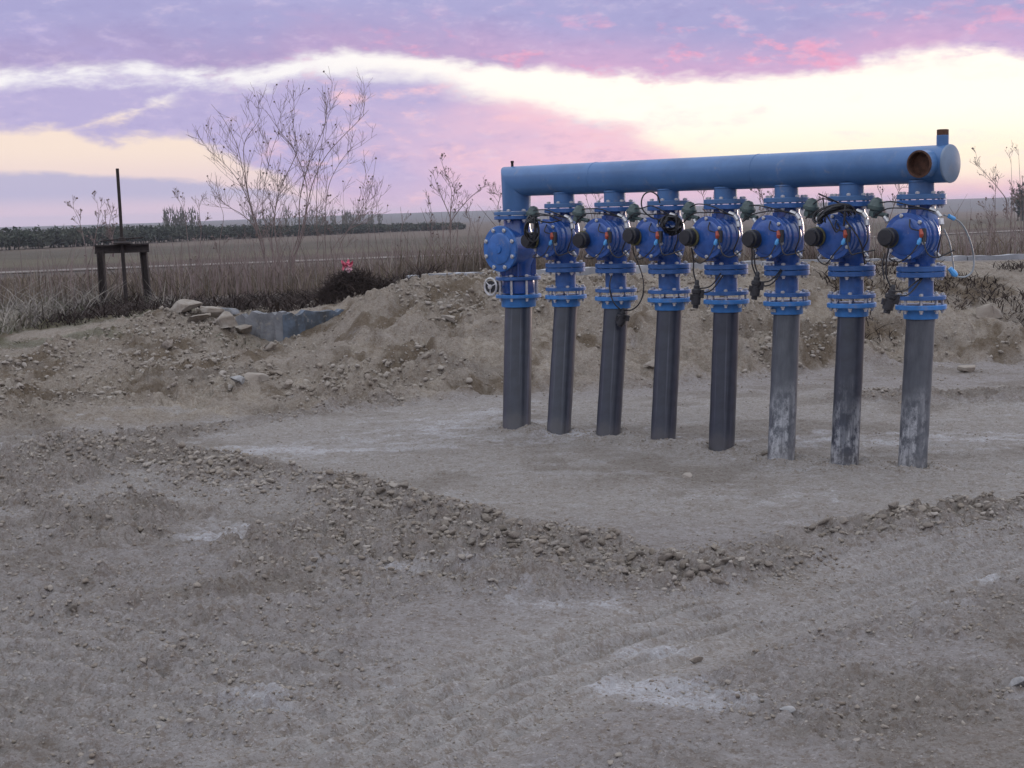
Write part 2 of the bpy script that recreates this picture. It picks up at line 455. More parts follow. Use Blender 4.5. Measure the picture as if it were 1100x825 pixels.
# manifold layout
P8 = Vector((2.473, 6.329 * KD, 0)); _st = Vector((0.34412, -0.22552 * KD, 0)); STEP = _st.length
HD = _st.normalized()            # along the header towards its open end
RZ = math.atan2(HD.y, HD.x)
POSTS = [P8 - HD * (STEP * (7 - i)) for i in range(8)]      # POSTS[0] is the big left riser
BASEPX = [(555, 458), (600, 464), (653, 468), (712, 474), (775, 480), (839, 490), (907, 496), (980, 501)]
BASES = []
for i, (bx, by) in enumerate(BASEPX):
    g_ = gp(bx, by + 4, 0.0)
    BASES.append(Vector((g_.x, g_.y, 0)) + Vector((g_.x, g_.y, 0)).normalized() * (0.055))

RIDGE1 = smoothpoly(poly([(60, 486), (150, 492), (230, 503), (290, 515), (350, 525), (420, 548), (480, 568), (560, 585), (640, 605), (700, 620), (760, 616), (840, 597), (900, 583), (980, 572), (1060, 562), (1180, 552)]))
RIDGE2 = smoothpoly(poly([(60, 478), (150, 470), (230, 458), (300, 448), (350, 438), (420, 432)]))
RIDGE3 = smoothpoly(poly([(930, 428), (1000, 432), (1060, 428), (1180, 425)]))
TRACKA = smoothpoly(poly([(330, 830), (430, 790), (520, 745), (600, 712), (700, 680), (830, 650), (960, 618), (1100, 582), (1250, 560)]))
TRACKB = smoothpoly(poly([(-60, 690), (60, 712), (180, 728), (320, 740), (450, 735), (560, 712), (660, 680)]))
TRACKC = smoothpoly(poly([(-60, 760), (80, 775), (200, 790), (330, 800), (450, 790)]))
ROUGH_L = poly([(-300, 450), (120, 470), (420, 550), (600, 600), (660, 640), (440, 610), (300, 640), (150, 660), (-300, 660)])
BENCHX = [-30, -6.0, -4.2, -2.7, -1.6, -1.0, 0.0, 1.3, 2.4, 3.4, 5.0, 9, 30]
FOOT = [7.9, 7.9, 7.9, 8.2, 8.6, 8.9, 9.1, 9.35, 9.9, 10.5, 10.5, 10.5, 10.5]
CREST = [14.0, 14.0, 13.3, 11.9, 11.8, 11.6, 11.5, 11.8, 12.2, 12.4, 12.6, 13, 13]
HGT = [0.45, 0.45, 0.44, 0.44, 0.62, 0.80, 0.80, 0.80, 0.80, 0.80, 0.82, 0.8, 0.8]

def inpoly(x, y, pts):
    r_ = np.zeros(x.shape, bool); n = len(pts)
    for i in range(n):
        x0, y0 = pts[i]; x1, y1 = pts[(i + 1) % n]
        if y0 == y1: continue
        c_ = ((y0 > y) != (y1 > y)) & (x < (x1 - x0) * (y - y0) / (y1 - y0) + x0)
        r_ ^= c_
    return r_

def px_hor(az_):  # hill-top heights by azimuth
    return None

HILLAZ = [-3.2, -0.9, -0.46, -0.30, -0.20, -0.10, 0.0, 0.14, 0.30, 0.42, 0.6, 1.2, 3.2]
HILLZ = [4, -6, -8.0, -6.0, -1.0, 3.0, 5.0, 4.0, 5.0, 7.0, 12, 9, 4]

def far_z(x, y, r_):
    az_ = np.arctan2(x, y)
    top = np.interp(az_, HILLAZ, HILLZ) + 1.6 * fbm(az_ * 9, az_ * 0 + 2.2, 91, 3)
    k = [14, 16, 22, 30, 50, 90, 120, 240, 1200]
    zz = [0.45, 0.45, 0.15, -0.3, -1.1, -2.55, -3.1, -3.8, -9.0]
    z = np.interp(r_, k, zz)
    t = ss(r_, 1200, 2500)
    z = z + (top + 9.0) * t
    z = z - ss(r_, 2550, 3000) * 25
    return z

def base_height(x, ty):
    """coarse relief, no clods: returns z and the spoil slope mask"""
    y = ty / KD
    r_ = np.hypot(x, y)
    yf = np.interp(x, BENCHX, FOOT); yc = np.interp(x, BENCHX, CREST); H = np.interp(x, BENCHX, HGT)
    wob = 0.45 * fbm(x * 0.7, ty * 0.5, 5, 4)
    t = np.clip((y + wob - yf) / (yc - yf), 0, 1)
    prof = 0.35 * t + 0.65 * (t * t * (3 - 2 * t))
    z = H * prof
    # plateau to the canal lip, then the far land
    fz = far_z(x, y, np.maximum(r_, 14))
    k = ss(y, 13.6, 20.0)
    z = np.where(y > 12.5, z * (1 - k) + fz * k, z)
    k2 = ss(r_, 20, 40); z = z * (1 - k2) + fz * k2      # all round, the land joins the plain
    # dug hollow before the concrete chamber
    z = z - 0.30 * np.exp(-(((x + 2.42) / 0.66) ** 4 + ((y - 11.2) / 0.62) ** 4))
    # spoil hump at the corner of the heap
    z = z + 0.16 * np.exp(-(((x + 1.45) / 0.30) ** 2 + ((y - 11.1) / 0.55) ** 2))
    z = z + 0.12 * np.exp(-(((x + 4.0) / 1.0) ** 2 + ((y - 12.1) / 0.6) ** 2))
    slope = ss(y + wob * .6, yf - 0.25, yf + 0.35) * (1 - ss(y, 13.2, 14.2))
    return z, slope, r_

def fields(x, ty):
    y = ty / KD
    z, slope, r_ = base_height(x, ty)
    near = 1 - ss(r_, 13.5, 15.0)
    wv = 0.13 * fbm(x * 1.7, ty * 1.3, 21, 3)
    brk = 0.55 + 0.45 * ss(fbm(x * 0.9, ty * 0.9, 23, 3), -0.35, 0.15)
    d1, a1, s1 = dpoly(x, ty, RIDGE1); e = (1 - ss(d1 + wv, 0.10, 0.62)) * brk
    d2, a2, s2 = dpoly(x, ty, RIDGE2); e2 = (1 - ss(d2 + wv, 0.04, 0.5)) * brk
    d3, a3, s3 = dpoly(x, ty, RIDGE3); e3 = (1 - ss(d3 + wv, 0.05, 0.7)) * brk
    jx = x + 0.45 * fbm(x * 1.3, ty * 1.0, 31, 3); jy = ty + 0.7 * fbm(x * 1.3, ty * 1.0, 37, 3)
    din, _, _ = dpoly(jx, jy, ROUGH_L + ROUGH_L[:1])
    rl = ss(np.where(inpoly(jx, jy, ROUGH_L), din, -din), -0.45, 0.45)
    rows = ss(fbm(x * 1.3, ty * 1.0, 151, 3), -0.35, 0.05) * (1 - ss(x, -0.3, 0.3)) * ss(y, 3.4, 3.7) * (1 - ss(y, 4.6, 5.0))
    rph = np.sin(3.0 * (ty * 3.4 - x * 2.2 + 1.8 * fbm(x * 1.2, ty * 1.2, 161, 3)))
    rowr = rows * ss(rph, 0.0, 0.9) * ss(fbm(x * 2.5, ty * 2.5, 167, 3), -0.3, 0.2)
    rr = ss(x + 0.4 * fbm(x * 1.2, ty, 41, 3), 0.85, 1.5) * (1 - ss(y, 4.6, 5.0)) * ss(y + 0.3 * fbm(x, ty, 43, 3), 3.5, 3.9)
    patch = ss(fbm(x * 1.3, ty * 1.3, 51, 4), -0.05, 0.22)
    sl = slope * (0.35 + 0.65 * ss(fbm(x * 1.4, ty * 1.1, 53, 4), -0.2, 0.2))
    rough = np.clip(np.maximum.reduce([e, e2 * 0.9, e3 * 0.9, rl * (0.38 + 0.62 * patch), rr * (0.40 + 0.60 * patch), sl * 0.95]), 0, 1)
    tA, aA, sA = dpoly(x, ty, TRACKA); tB, aB, sB = dpoly(x, ty, TRACKB); tC, aC, sC = dpoly(x, ty, TRACKC)
    trA = 1 - ss(tA, 0.26, 0.42); trB = 1 - ss(tB, 0.5, 0.8); trC = 1 - ss(tC, 0.35, 0.5)
    rough = rough * (1 - 0.85 * trA) * (1 - 0.6 * trB)
    soft = ss(fbm(x * 0.9 + 5, ty * 0.9, 61, 4), 0.0, 0.3) * (y < 5.4) * (1 - trA)
    rough = np.maximum(rough, 0.48 * soft)
    rough = np.maximum(rough, 0.75 * rowr)
    rough = np.maximum(rough, 0.10 + 0 * rough)
    return z, slope, r_, near, rough, e, e2, e3, (trA, aA, sA), (trB, aB, sB), (trC, aC, sC), rr

def height_all(x, ty):
    z, slope, r_, near, rough, e, e2, e3, A, B, Cc, rr = fields(x, ty)
    y = ty / KD
    h = z + near * (0.032 * e + 0.012 * e2 + 0.04 * e3)
    h += near * (0.030 * fbm(x * 0.9, ty * 0.9, 3, 3) - 0.012)
    big = ss(slope, 0.1, 0.9) * np.interp(x, [-9, -3.2, -2.0, -1.0, 2.0, 5.0], [0.30, 0.30, 0.55, 0.75, 0.80, 1.25]) * (1 - 0.85 * ss(y, 10.8, 11.8))
    h += big * (0.24 * fbm(x * 1.6, ty * 1.3, 71, 5, 0.58) + 0.20 * clods(x, ty, 0.42, 77, 0.45) + 0.12 * clods(x, ty, 0.2, 79, 0.6))
    h -= big * 0.05 * ss(fbm(x * 3.0, ty * 2.2, 73, 4), 0.12, 0.4)
    c1 = clods(x, ty, 0.13, 101, 0.5); c2 = clods(x + 3, ty, 0.065, 111, 0.65); c3 = clods(x, ty + 7, 0.032, 121, 0.7)
    rg = near * rough
    h += rg * ss(rough, 0.25, 0.8) * 0.085 * c1 + rg * 0.055 * c2 + near * (0.10 + 0.90 * rough) * 0.034 * c3
    h += near * (0.003 + 0.034 * rough) * fbm(x * 13, ty * 13, 131, 4, 0.7)
    h += near * 0.008 * fbm(x * 6, ty * 8, 141, 3)
    # furrow-like pushed rows at the left front
    h += near * 0.014 * ss(rough, 0.3, 0.8) * (y < 5.2)
    for (tr, a_, s_), amp, pitch in ((A, 0.030, 0.10), (B, 0.028, 0.15), (Cc, 0.018, 0.13)):
        gate = ss(fbm(a_ * 1.1, s_ * 2.5, 171, 3), -0.38, 0.0)
        g = np.cos(2 * np.pi * (s_ + 0.012 * vn(a_ * 1.2, s_ * 2, 5)) / pitch)
        cleat = np.cos(2 * np.pi * (a_ / 0.11 + np.abs(s_) * 6))
        h += near * tr * gate * (amp * 0.5 * g + 0.0 * cleat) - near * tr * 0.012
    # rim of loose earth round each riser
    for b in BASES:
        d = np.hypot(x - b.x, ty - b.y)
        h += 0.030 * np.exp(-((d - 0.13) / 0.10) ** 2) * (0.2 + 1.8 * (vn(x * 9, ty * 9, 181) + 0.5))
    return h, rough, slope, r_

def ring(vals): return np.concatenate(vals)
rads = ring([np.geomspace(0.3, 4.1, 16)[:-1], np.geomspace(4.1, 21.5, 700)[:-1], np.geomspace(21.5, 140, 100)[:-1], np.geomspace(140, 5200, 90)])
core = np.linspace(-R(21), R(21), 700)
side = np.linspace(R(21), 2 * math.pi - R(21), 120)[1:-1]
angs = ring([core, side])
NA, NR = len(angs), len(rads)
AA, RRg = np.meshgrid(angs, rads)
gx = (RRg * np.sin(AA)).ravel(); gy = (RRg * np.cos(AA)).ravel()
gz, g_rough, g_slope, g_r = height_all(gx, gy)
gx = np.append(gx, 0.0); gy = np.append(gy, 0.0); gz = np.append(gz, 0.0)
g_rough = np.append(g_rough, 0); g_slope = np.append(g_slope, 0); g_r = np.append(g_r, 0)
idx = np.arange(NA * NR).reshape(NR, NA)
q = np.stack([idx[:-1, :], np.roll(idx, -1, 1)[:-1, :], np.roll(idx, -1, 1)[1:, :], idx[1:, :]], -1).reshape(-1, 4)[:, ::-1]
cen = NA * NR
tri = np.stack([np.full(NA, cen), np.roll(idx[0], -1), idx[0]], -1)
gm = bpy.data.meshes.new('ground')
nv_ = len(gx); gm.vertices.add(nv_)
gm.vertices.foreach_set('co', np.stack([gx, gy, gz], -1).astype(np.float32).ravel())
loops = np.concatenate([q.ravel(), tri.ravel()[::1]]).astype(np.int32)
gm.loops.add(len(loops)); gm.loops.foreach_set('vertex_index', loops)
npoly = len(q) + len(tri); gm.polygons.add(npoly)
starts = np.concatenate([np.arange(len(q)) * 4, len(q) * 4 + np.arange(len(tri)) * 3]).astype(np.int32)
gm.polygons.foreach_set('loop_start', starts)
gm.update(calc_edges=True); gm.validate()
gm.shade_smooth()

# surface colour zones (albedo only)
gv = gy / KD; g_t = np.hypot(gx, gy)
def zcol(n_, c0): return np.tile(np.array(c0, float), (n_, 1))
def blend(C, k, c1): return C * (1 - k[:, None]) + np.array(c1)[None, :] * k[:, None]
C = zcol(nv_, (0.300, 0.280, 0.264))
bench_k = ss(gv, 5.0, 5.8) * (1 - ss(gv, 8.6, 9.3)) * (1 - ss(g_rough, 0.25, 0.6))
C = blend(C, bench_k * 0.60 * (0.45 + 0.55 * ss(gx, -3.2, -1.8)), (0.355, 0.335, 0.30))
rk = ss(g_rough, 0.3, 0.8)
C = blend(C, rk * 0.45, (0.285, 0.25, 0.205))
C = blend(C, ss(g_slope, 0.2, 0.8) * 0.75, (0.30, 0.26, 0.205))
C = blend(C, ss(fbm(gx * 2.0, gy * 1.6, 205, 5, .6), 0.02, 0.35) * ss(g_slope, 0.2, 0.8) * 0.9, (0.155, 0.122, 0.085))
C = blend(C, ss(fbm(gx * 2.6, gy * 1.6, 207, 5, .6), 0.16, 0.4) * ss(g_slope, 0.2, 0.8) * 0.7, (0.36, 0.32, 0.26))
C = blend(C, ss(fbm(gx * 1.6, gy * 1.8, 201, 4), 0.05, 0.4) * 0.6 * (g_r < 14), (0.215, 0.19, 0.16))
trk = (1 - ss(dpoly(gx, gy, TRACKA)[0], .3, .5)) * .5 + (1 - ss(dpoly(gx, gy, TRACKB)[0], .4, .7)) * .35
C = blend(C, trk * (gy < 9), (0.37, 0.35, 0.325))
# chalky patches, traced loosely from the photograph
def blob(px, py, wx, wy, ang=0.0):
    p = gp(px, py); a = math.cos(ang); b = math.sin(ang)
    u = (gx - p.x) * a + (gy - p.y) * b; v = -(gx - p.x) * b + (gy - p.y) * a
    return np.exp(-((u / wx) ** 2 + (v / (wy * 1.5)) ** 2))
chalk = sum([blob(665, 728, .17, .07), blob(700, 742, .20, .08, -.3), blob(770, 752, .20, .07, -.1), blob(735, 735, .12, .08), blob(350, 607, .16, .05), blob(455, 612, .18, .05), blob(600, 645, .28, .07, -.15),
             blob(550, 632, .14, .06), blob(420, 608, .35, .06), blob(520, 618, .3, .05), blob(230, 575, .2, .08), blob(265, 562, .12, .14), blob(270, 745, .18, .05), blob(300, 760, .12, .05), 0.7 * blob(520, 445, .8, .35), 0.65 * blob(460, 462, .7, .25), 0.6 * blob(400, 480, .9, .25),
             0.6 * blob(880, 470, 1.0, .28), 0.65 * blob(1050, 470, .9, .25), 0.5 * blob(250, 485, .6, .2), blob(1060, 620, .1, .06), blob(700, 690, .15, .05), 0.6 * blob(800, 530, .6, .22), 0.6 * blob(620, 470, .6, .28)])
ck = ss(chalk + 0.8 * fbm(gx * 5, gy * 6, 211, 6, 0.7), 0.30, 1.15) * (1 - 0.7 * rk)
C = blend(C, ck * 0.8, (0.50, 0.50, 0.51))
chk2 = ss(fbm(gx * 2.5, gy * 5, 221, 5, 0.6), 0.28, 0.5) * bench_k
C = blend(C, chk2 * 0.6, (0.38, 0.37, 0.355))
# green tinge at the left verge
gk = ss(fbm(gx * 1.5, gy * 1.5, 231, 4), -0.15, 0.25) * ss(gv, 10.6, 11.6) * (1 - ss(gx, -3.4, -2.6)) * (g_r < 20)
C = blend(C, gk * 0.55, (0.10, 0.11, 0.065))
# far land: embankment, pale track, ploughed strip, green strip, brown plain, blue hills
far = ss(g_r, 14, 18)
C = blend(C, far, (0.135, 0.11, 0.085))
C = blend(C, ss(g_r, 40, 70), (0.095, 0.080, 0.066))
C = blend(C, (g_r > 40) * ss(fbm(gx * .05, gv * .12, 15, 4), -.05, .2) * .6, (0.14, 0.115, 0.085))
tr_pts = [(-160, 22), (-45, 88), (-11, 107), (73, 165), (260, 290), (800, 600)]
dT, _, sT = dpoly(gx, gv, tr_pts)
C = blend(C, (sT > 0) * ss(g_r, 70, 90) * 1.0, (0.082, 0.060, 0.045))
C = blend(C, (sT > 0) * ss(sT + 14 * fbm(gx * .01, gv * .01, 5, 2), 18, 24), (0.105, 0.092, 0.060))
C = blend(C, (sT > 0) * ss(sT + 30 * fbm(gx * .01, gv * .01, 6, 2), 48, 56), (0.088, 0.076, 0.054))
C = blend(C, (sT > 0) * ss(sT, 95, 130), (0.13, 0.105, 0.08))
C = blend(C, ss(g_r, 900, 1300), (0.10, 0.10, 0.085))
C = blend(C, ss(g_r, 500, 900) * ss(fbm(gx * .004, gv * .012, 8, 3), -.1, .1) * .6, (0.10, 0.085, 0.065))
C = C * (1 + 0.25 * fbm(gx * 0.35, gv * 0.35, 241, 3)[:, None] * (g_r > 15)[:, None])
att = gm.color_attributes.new('albedo', 'FLOAT_COLOR', 'POINT')
att.data.foreach_set('color', np.concatenate([C, np.ones((nv_, 1))], 1).astype(np.float32).ravel())

m = bpy.data.materials.new('dry_clay_ground'); m.use_nodes = True; t = m.node_tree; N.tree = t
p = t.nodes['Principled BSDF']; p.inputs['Roughness'].default_value = 0.95; p.inputs['Specular IOR Level'].default_value = 0.15
va = t.nodes.new('ShaderNodeVertexColor'); va.layer_name = 'albedo'
geo = t.nodes.new('ShaderNodeNewGeometry'); pos = N(geo.outputs['Position'])
n1 = noise(pos, 55.0, 5, 0.7); n2 = noise(pos, 9.0, 5, 0.65); n3 = noise(pos, 160.0, 3, 0.6)
cc = mixc(smooth(n2, 0.3, 0.7), N(va.outputs[0]), (0.80, 0.78, 0.76), 'MULTIPLY')
base = N(va.outputs[0])
dark = mixc(1.0, base, (0.70, 0.66, 0.62), 'MULTIPLY'); lite = mixc(1.0, base, (1.22, 1.22, 1.22), 'MULTIPLY')
n4 = noise(pos, 26.0, 6, 0.75); n5 = noise(pos, 75.0, 4, 0.65)
cc = mixc(smooth(n2, 0.32, 0.66) , mixc(1.0, base, (0.84, 0.82, 0.80), 'MULTIPLY'), base)
cc = mixc(smooth(n4, 0.48, 0.62) * 0.8, cc, mixc(1.0, base, (0.66, 0.58, 0.50), 'MULTIPLY'))
cc = mixc(smooth(n5, 0.52, 0.64) * 0.85, cc, mixc(1.0, base, (0.62, 0.56, 0.50), 'MULTIPLY'))
cc = mixc(smooth(n1, 0.54, 0.66), cc, lite)
cc = mixc(smooth(n3, 0.67, 0.73), cc, (0.48, 0.46, 0.43))
t.links.new(cc.s, p.inputs['Base Color'])
b = t.nodes.new('ShaderNodeBump'); b.inputs['Strength'].default_value = 0.8; b.inputs['Distance'].default_value = 0.02
t.links.new((n1 + n5 * 0.8 + n3 * 0.4 + n4 * 1.2).s, b.inputs['Height']); t.links.new(b.outputs[0], p.inputs['Normal'])
gm.materials.append(m)
ground = bpy.data.objects.new('ground', gm); COL.objects.link(ground); ground['kind'] = 'structure'

def gheight(x, y):
    h, _, _, _ = height_all(np.atleast_1d(np.array(x, float)), np.atleast_1d(np.array(y, float)))
    return h

def gh1(x, y): return float(gheight([x], [y])[0])

# the pale farm track on the plain, a sheet just above the ground
def ribbon(name, pts, w, dz_, material, kind='structure', n=40):
    pp = smoothpoly(pts, n); vs = []; fs = []
    P = np.array(pp); T_ = np.gradient(P, axis=0); T_ /= np.linalg.norm(T_, axis=1)[:, None]
    Nn = np.stack([-T_[:, 1], T_[:, 0]], -1)
    for s_ in (-1, 0, 1):
        Q = P + Nn * s_ * w / 2; h = gheight(Q[:, 0], Q[:, 1]) + dz_ + (0.1 if s_ == 0 else 0)
        vs += [(a, b_, c_) for (a, b_), c_ in zip(Q, h)]
    k = len(P)
    for i in range(k - 1):
        fs.append((i, i + 1, k + i + 1, k + i)); fs.append((k + i, k + i + 1, 2 * k + i + 1, 2 * k + i))
    mb = MB(); mb.add(vs, [tuple(reversed(f)) for f in fs]); o = link(name, mb.mesh(name, material)); o['kind'] = kind
    return o
M['track'] = mat('pale_farm_track', (0.25, 0.225, 0.195), 0.95, vscale=0.10, col2=(0.125, 0.105, 0.085))
ribbon('path', [(-70, 74 * KD), (-45, 88 * KD), (-11, 107 * KD), (73, 165 * KD), (200, 250 * KD)], 3.2, 0.12, M['track'])

# ------------------------------------------------------------------ clods: stuff, plus the largest as stones of the ground
def ico(sub):
    t_ = (1 + 5 ** .5) / 2
    v = [(-1, t_, 0), (1, t_, 0), (-1, -t_, 0), (1, -t_, 0), (0, -1, t_), (0, 1, t_), (0, -1, -t_), (0, 1, -t_), (t_, 0, -1), (t_, 0, 1), (-t_, 0, -1), (-t_, 0, 1)]
    f = [(0, 11, 5), (0, 5, 1), (0, 1, 7), (0, 7, 10), (0, 10, 11), (1, 5, 9), (5, 11, 4), (11, 10, 2), (10, 7, 6), (7, 1, 8), (3, 9, 4), (3, 4, 2), (3, 2, 6), (3, 6, 8), (3, 8, 9), (4, 9, 5), (2, 4, 11), (6, 2, 10), (8, 6, 7), (9, 8, 1)]
    v = [Vector(a).normalized() for a in v]
    for _ in range(sub):
        c_ = {}; nf = []
        def mid(a, b_):
            k = (min(a, b_), max(a, b_))
            if k not in c_: v.append((v[a] + v[b_]).normalized()); c_[k] = len(v) - 1
            return c_[k]
        for a, b_, d in f:
            x, y, z = mid(a, b_), mid(b_, d), mid(d, a)
            nf += [(a, x, z), (b_, y, x), (d, z, y), (x, y, z)]
        f = nf
    return np.array([tuple(a) for a in v]), np.array(f)

def rock_verts(v, g, amp=0.28, flat=0.7, deep=False):
    o = v.copy()
    for _ in range(9):   # planar chops give facets
        n_ = g.normal(size=3); n_ /= np.linalg.norm(n_); d = g.uniform(0.30, 0.52) if deep else g.uniform(0.42, 0.75)
        s_ = o @ n_; o = o - np.outer(np.maximum(s_ - d, 0), n_)
    o *= 1 + amp * (g.random((len(v), 1)) - 0.5)
    o[:, 2] *= flat
    return o * np.array([g.uniform(.8, 1.25), g.uniform(.75, 1.1), 1])

def scatter(n_try, weight_fn, xr, yr):
    x = rng.uniform(*xr, n_try); y = rng.uniform(*yr, n_try)
    w = weight_fn(x, y); k = rng.random(n_try) < w
    return x[k], y[k]

def clod_weight(x, y):
    z, slope, r_, near, rough, e, e2, e3, A, B, Cc, rr = fields(x, y)
    w = np.clip((rough - 0.15) * 1.1, 0, 1) ** 1.3
    w = w * ss(fbm(x * 1.9, y * 1.9, 301, 4), -0.35, 0.25)
    w += 0.95 * e * ss(fbm(x * 2.2, y * 2.2, 303, 3), -0.5, 0.0) + 0.035 + 0.16 * ss(fbm(x * 1.2, y * 1.0, 307, 4), -0.1, 0.3) * (y < 8)
    foot = 0
    for b_ in BASES:
        d = np.hypot(x - b_.x, y - b_.y); foot = foot + np.exp(-((d - 0.12) / 0.09) ** 2) * (d > .09)
    w += 1.0 * foot
    vis = (np.abs(np.arctan2(x, y)) < R(21.5)) & (np.hypot(x, y) > 4.1) & (r_ < 13)
    return np.clip(w, 0, 1) * vis
cx_, cy_ = scatter(420000, clod_weight, (-7.5, 7.5), (4, 19.5))
# thin far ones
keep = rng.random(len(cx_)) < np.clip(1.25 - np.hypot(cx_, cy_) / 20, 0.3, 1)
cx_, cy_ = cx_[keep], cy_[keep]
cs = 0.0045 + 0.020 * rng.random(len(cx_)) ** 4.5
_f = fields(cx_, cy_); cs = np.where(_f[4] < 0.35, np.minimum(cs, 0.0075), cs); cs = np.where((_f[4] < 0.6) & (cy_ < 9), np.minimum(cs, 0.013), cs); cs *= np.where(cy_ > 13.5, 1.8, 1.0) * (1 + 0.35 * np.clip(_f[5] + 0.6 * _f[7], 0, 1))
order = np.argsort(-cs * FPX / np.hypot(cx_, cy_))
bigi = order[:230]; smalli = order[230:80230]; pass
hz_ = gheight(cx_, cy_)
v0, f0 = ico(0); v1, f1 = ico(1)
VV = []; FF = []; off = 0
vo_ = np.array([(1, 0, 0), (-1, 0, 0), (0, 1, 0), (0, -1, 0), (0, 0, 1), (0, 0, -1)], float); fo_ = np.array([(0, 2, 4), (2, 1, 4), (1, 3, 4), (3, 0, 4), (2, 0, 5), (1, 2, 5), (3, 1, 5), (0, 3, 5)])
protoso = [vo_ * rng.uniform(.6, 1.25, (6, 1)) + rng.normal(0, .15, (6, 3)) for _ in range(16)]
protos = [rock_verts(v1, rng, 0.38, .62) for _ in range(14)] ; protos0 = [rock_verts(v0, rng, 0.6, .65) for _ in range(16)]
for n_, i in enumerate(smalli):
    s_ = cs[i]; ap = s_ * FPX / math.hypot(cx_[i], cy_[i])
    if ap > 4.5: pv = protos[n_ % 14]; pf = f1
    elif ap > 2.4: pv = protos0[n_ % 16]; pf = f0
    else: pv = protoso[n_ % 16]; pf = fo_
    a = rng.random() * 6.28; ca, sa = math.cos(a), math.sin(a)
    tl = rng.uniform(-.5, .5); ct, st = math.cos(tl), math.sin(tl)
    x = pv[:, 0] * ct + pv[:, 2] * st; z = -pv[:, 0] * st + pv[:, 2] * ct
    VV.append(np.stack([cx_[i] + s_ * (x * ca - pv[:, 1] * sa), cy_[i] + s_ * (x * sa + pv[:, 1] * ca), hz_[i] + s_ * (z + 0.25)], -1))
    FF.append(pf + off); off += len(pv)
VV = np.concatenate(VV); FF = np.concatenate(FF)
def np_mesh(name, V, F, material, smooth_=False):
    me = bpy.data.meshes.new(name); me.vertices.add(len(V)); me.vertices.foreach_set('co', V.astype(np.float32).ravel())
    k = F.shape[1]; me.loops.add(F.size); me.loops.foreach_set('vertex_index', F.astype(np.int32).ravel())
    me.polygons.add(len(F)); me.polygons.foreach_set('loop_start', (np.arange(len(F)) * k).astype(np.int32))
    me.update(calc_edges=True); me.validate()
    if isinstance(material, (list, tuple)):
        for q_ in material: me.materials.append(q_)
    else: me.materials.append(material)
    if smooth_: me.shade_smooth()
    return me
o = link('loose_clods', np_mesh('loose_clods', VV, FF, M['clod'])); thing(o, 'crumbled grey brown clods and pebbles strewn over the churned clay', 'clods'); o['kind'] = 'stuff'
stone_me = []
v2, f2 = ico(1)
for k in range(8):
    stone_me.append(np_mesh('stone', rock_verts(v2, rng, 0.30, 0.62), f2, M['clod'] if k % 2 else M['stone']))
for n_, i in enumerate(bigi):
    s_ = cs[i] * 1.15
    o = link('stone', stone_me[n_ % 8], ground, (cx_[i], cy_[i], hz_[i] + s_ * 0.2), (rng.uniform(-.4, .4), rng.uniform(-.4, .4), rng.uniform(0, 6.28)))
    o.scale = (s_ * rng.uniform(.8, 1.3), s_, s_ * rng.uniform(.7, 1.1))

# named rocks and rubble
def hit(px, py):
    d = ray(px, py); t_ = np.arange(3.5, 40, .04)
    X_ = d.x * t_; Y_ = d.y * t_; Z_ = CAMH + d.z * t_
    k = np.argmax(Z_ < gheight(X_, Y_)); return Vector((X_[k], Y_[k], Z_[k]))
def rock(px, py, w, h, material, label, z=None, sub=3, name='rock', cat='rock', group=None, flat=0.8, rz=None):
    p_ = hit(px, py)
    v_, f_ = ico(sub); pv = rock_verts(v_, rng, 0.05, flat, True)
    pv += 0.05 * np.stack([fbm(pv[:, 0] * 3 + a_, pv[:, 1] * 3 + pv[:, 2] * 2, 400 + a_, 3) for a_ in range(3)], -1)
    mx = np.abs(pv).max(0); pv = pv / mx * np.array([w / 2, w * .42, h / 2])
    o = link(name, np_mesh(name, pv, f_, material), None, (p_.x, p_.y, p_.z + h * .28), (0, 0, rng.uniform(-.5, .5) if rz is None else rz))
    return thing(o, label, cat, group)
rock(258, 411, .17, .13, M['white'], 'small white angular stone on the bare slope below the concrete chamber')
rock(277, 408, .24, .12, M['clod'], 'rounded brown clod right beside the small white stone')
rock(310, 415, .12, .09, M['stone'], 'small reddish brown clod alone on the slope right of the white stone')
rock(197, 336, .42, .20, M['rubble'], 'long pale rubble block at the left end of the rubble row', name='rubble_block', cat='rubble', group='rubble blocks beside the concrete chamber')
rock(214, 345, .28, .15, M['rubble'], 'low brown rubble lump below the two pale blocks', name='rubble_block', cat='rubble', group='rubble blocks beside the concrete chamber')
rock(226, 340, .36, .20, M['rubble'], 'pale leaning rubble slab in the middle of the rubble row', name='rubble_block', cat='rubble', group='rubble blocks beside the concrete chamber')
rock(240, 351, .36, .22, M['rubble'], 'largest tan rubble block at the front of the rubble row', name='rubble_block', cat='rubble', group='rubble blocks beside the concrete chamber')
rock(262, 358, .26, .13, M['rubble'], 'right-hand brown rubble block nearest the concrete chamber', name='rubble_block', cat='rubble', group='rubble blocks beside the concrete chamber')
rock(285, 360, .26, .10, M['concrete'], 'broken grey concrete slab lying at the foot of the chamber wall', name='rubble_block', cat='rubble')
rock(246, 337, .30, .10, M['concrete'], 'grey broken slab leaning on the left end of the chamber wall', name='rubble_block', cat='rubble')
rock(291, 377, .15, .12, M['rubble'], 'fist sized pale stone just below the corner of the chamber')
rock(180, 375, .14, .14, M['stone'], 'small upright tan stone on the slope left of the rubble')
rock(253, 512, .085, .05, M['rubble'], 'pale flat stone on the long clod ridge at the left')
rock(738, 514, .065, .045, M['clod'], 'lone brown clod on the trodden ground before the risers')
rock(843, 764, .07, .022, M['white'], 'flat whitish stone lying in the foreground beside the chalky patch')
rock(1090, 738, .085, .05, M['white'], 'blue grey pale stone at the right edge of the foreground')
rock(747, 713, .06, .04, M['stone'], 'tan pebble just above the chalky patch')
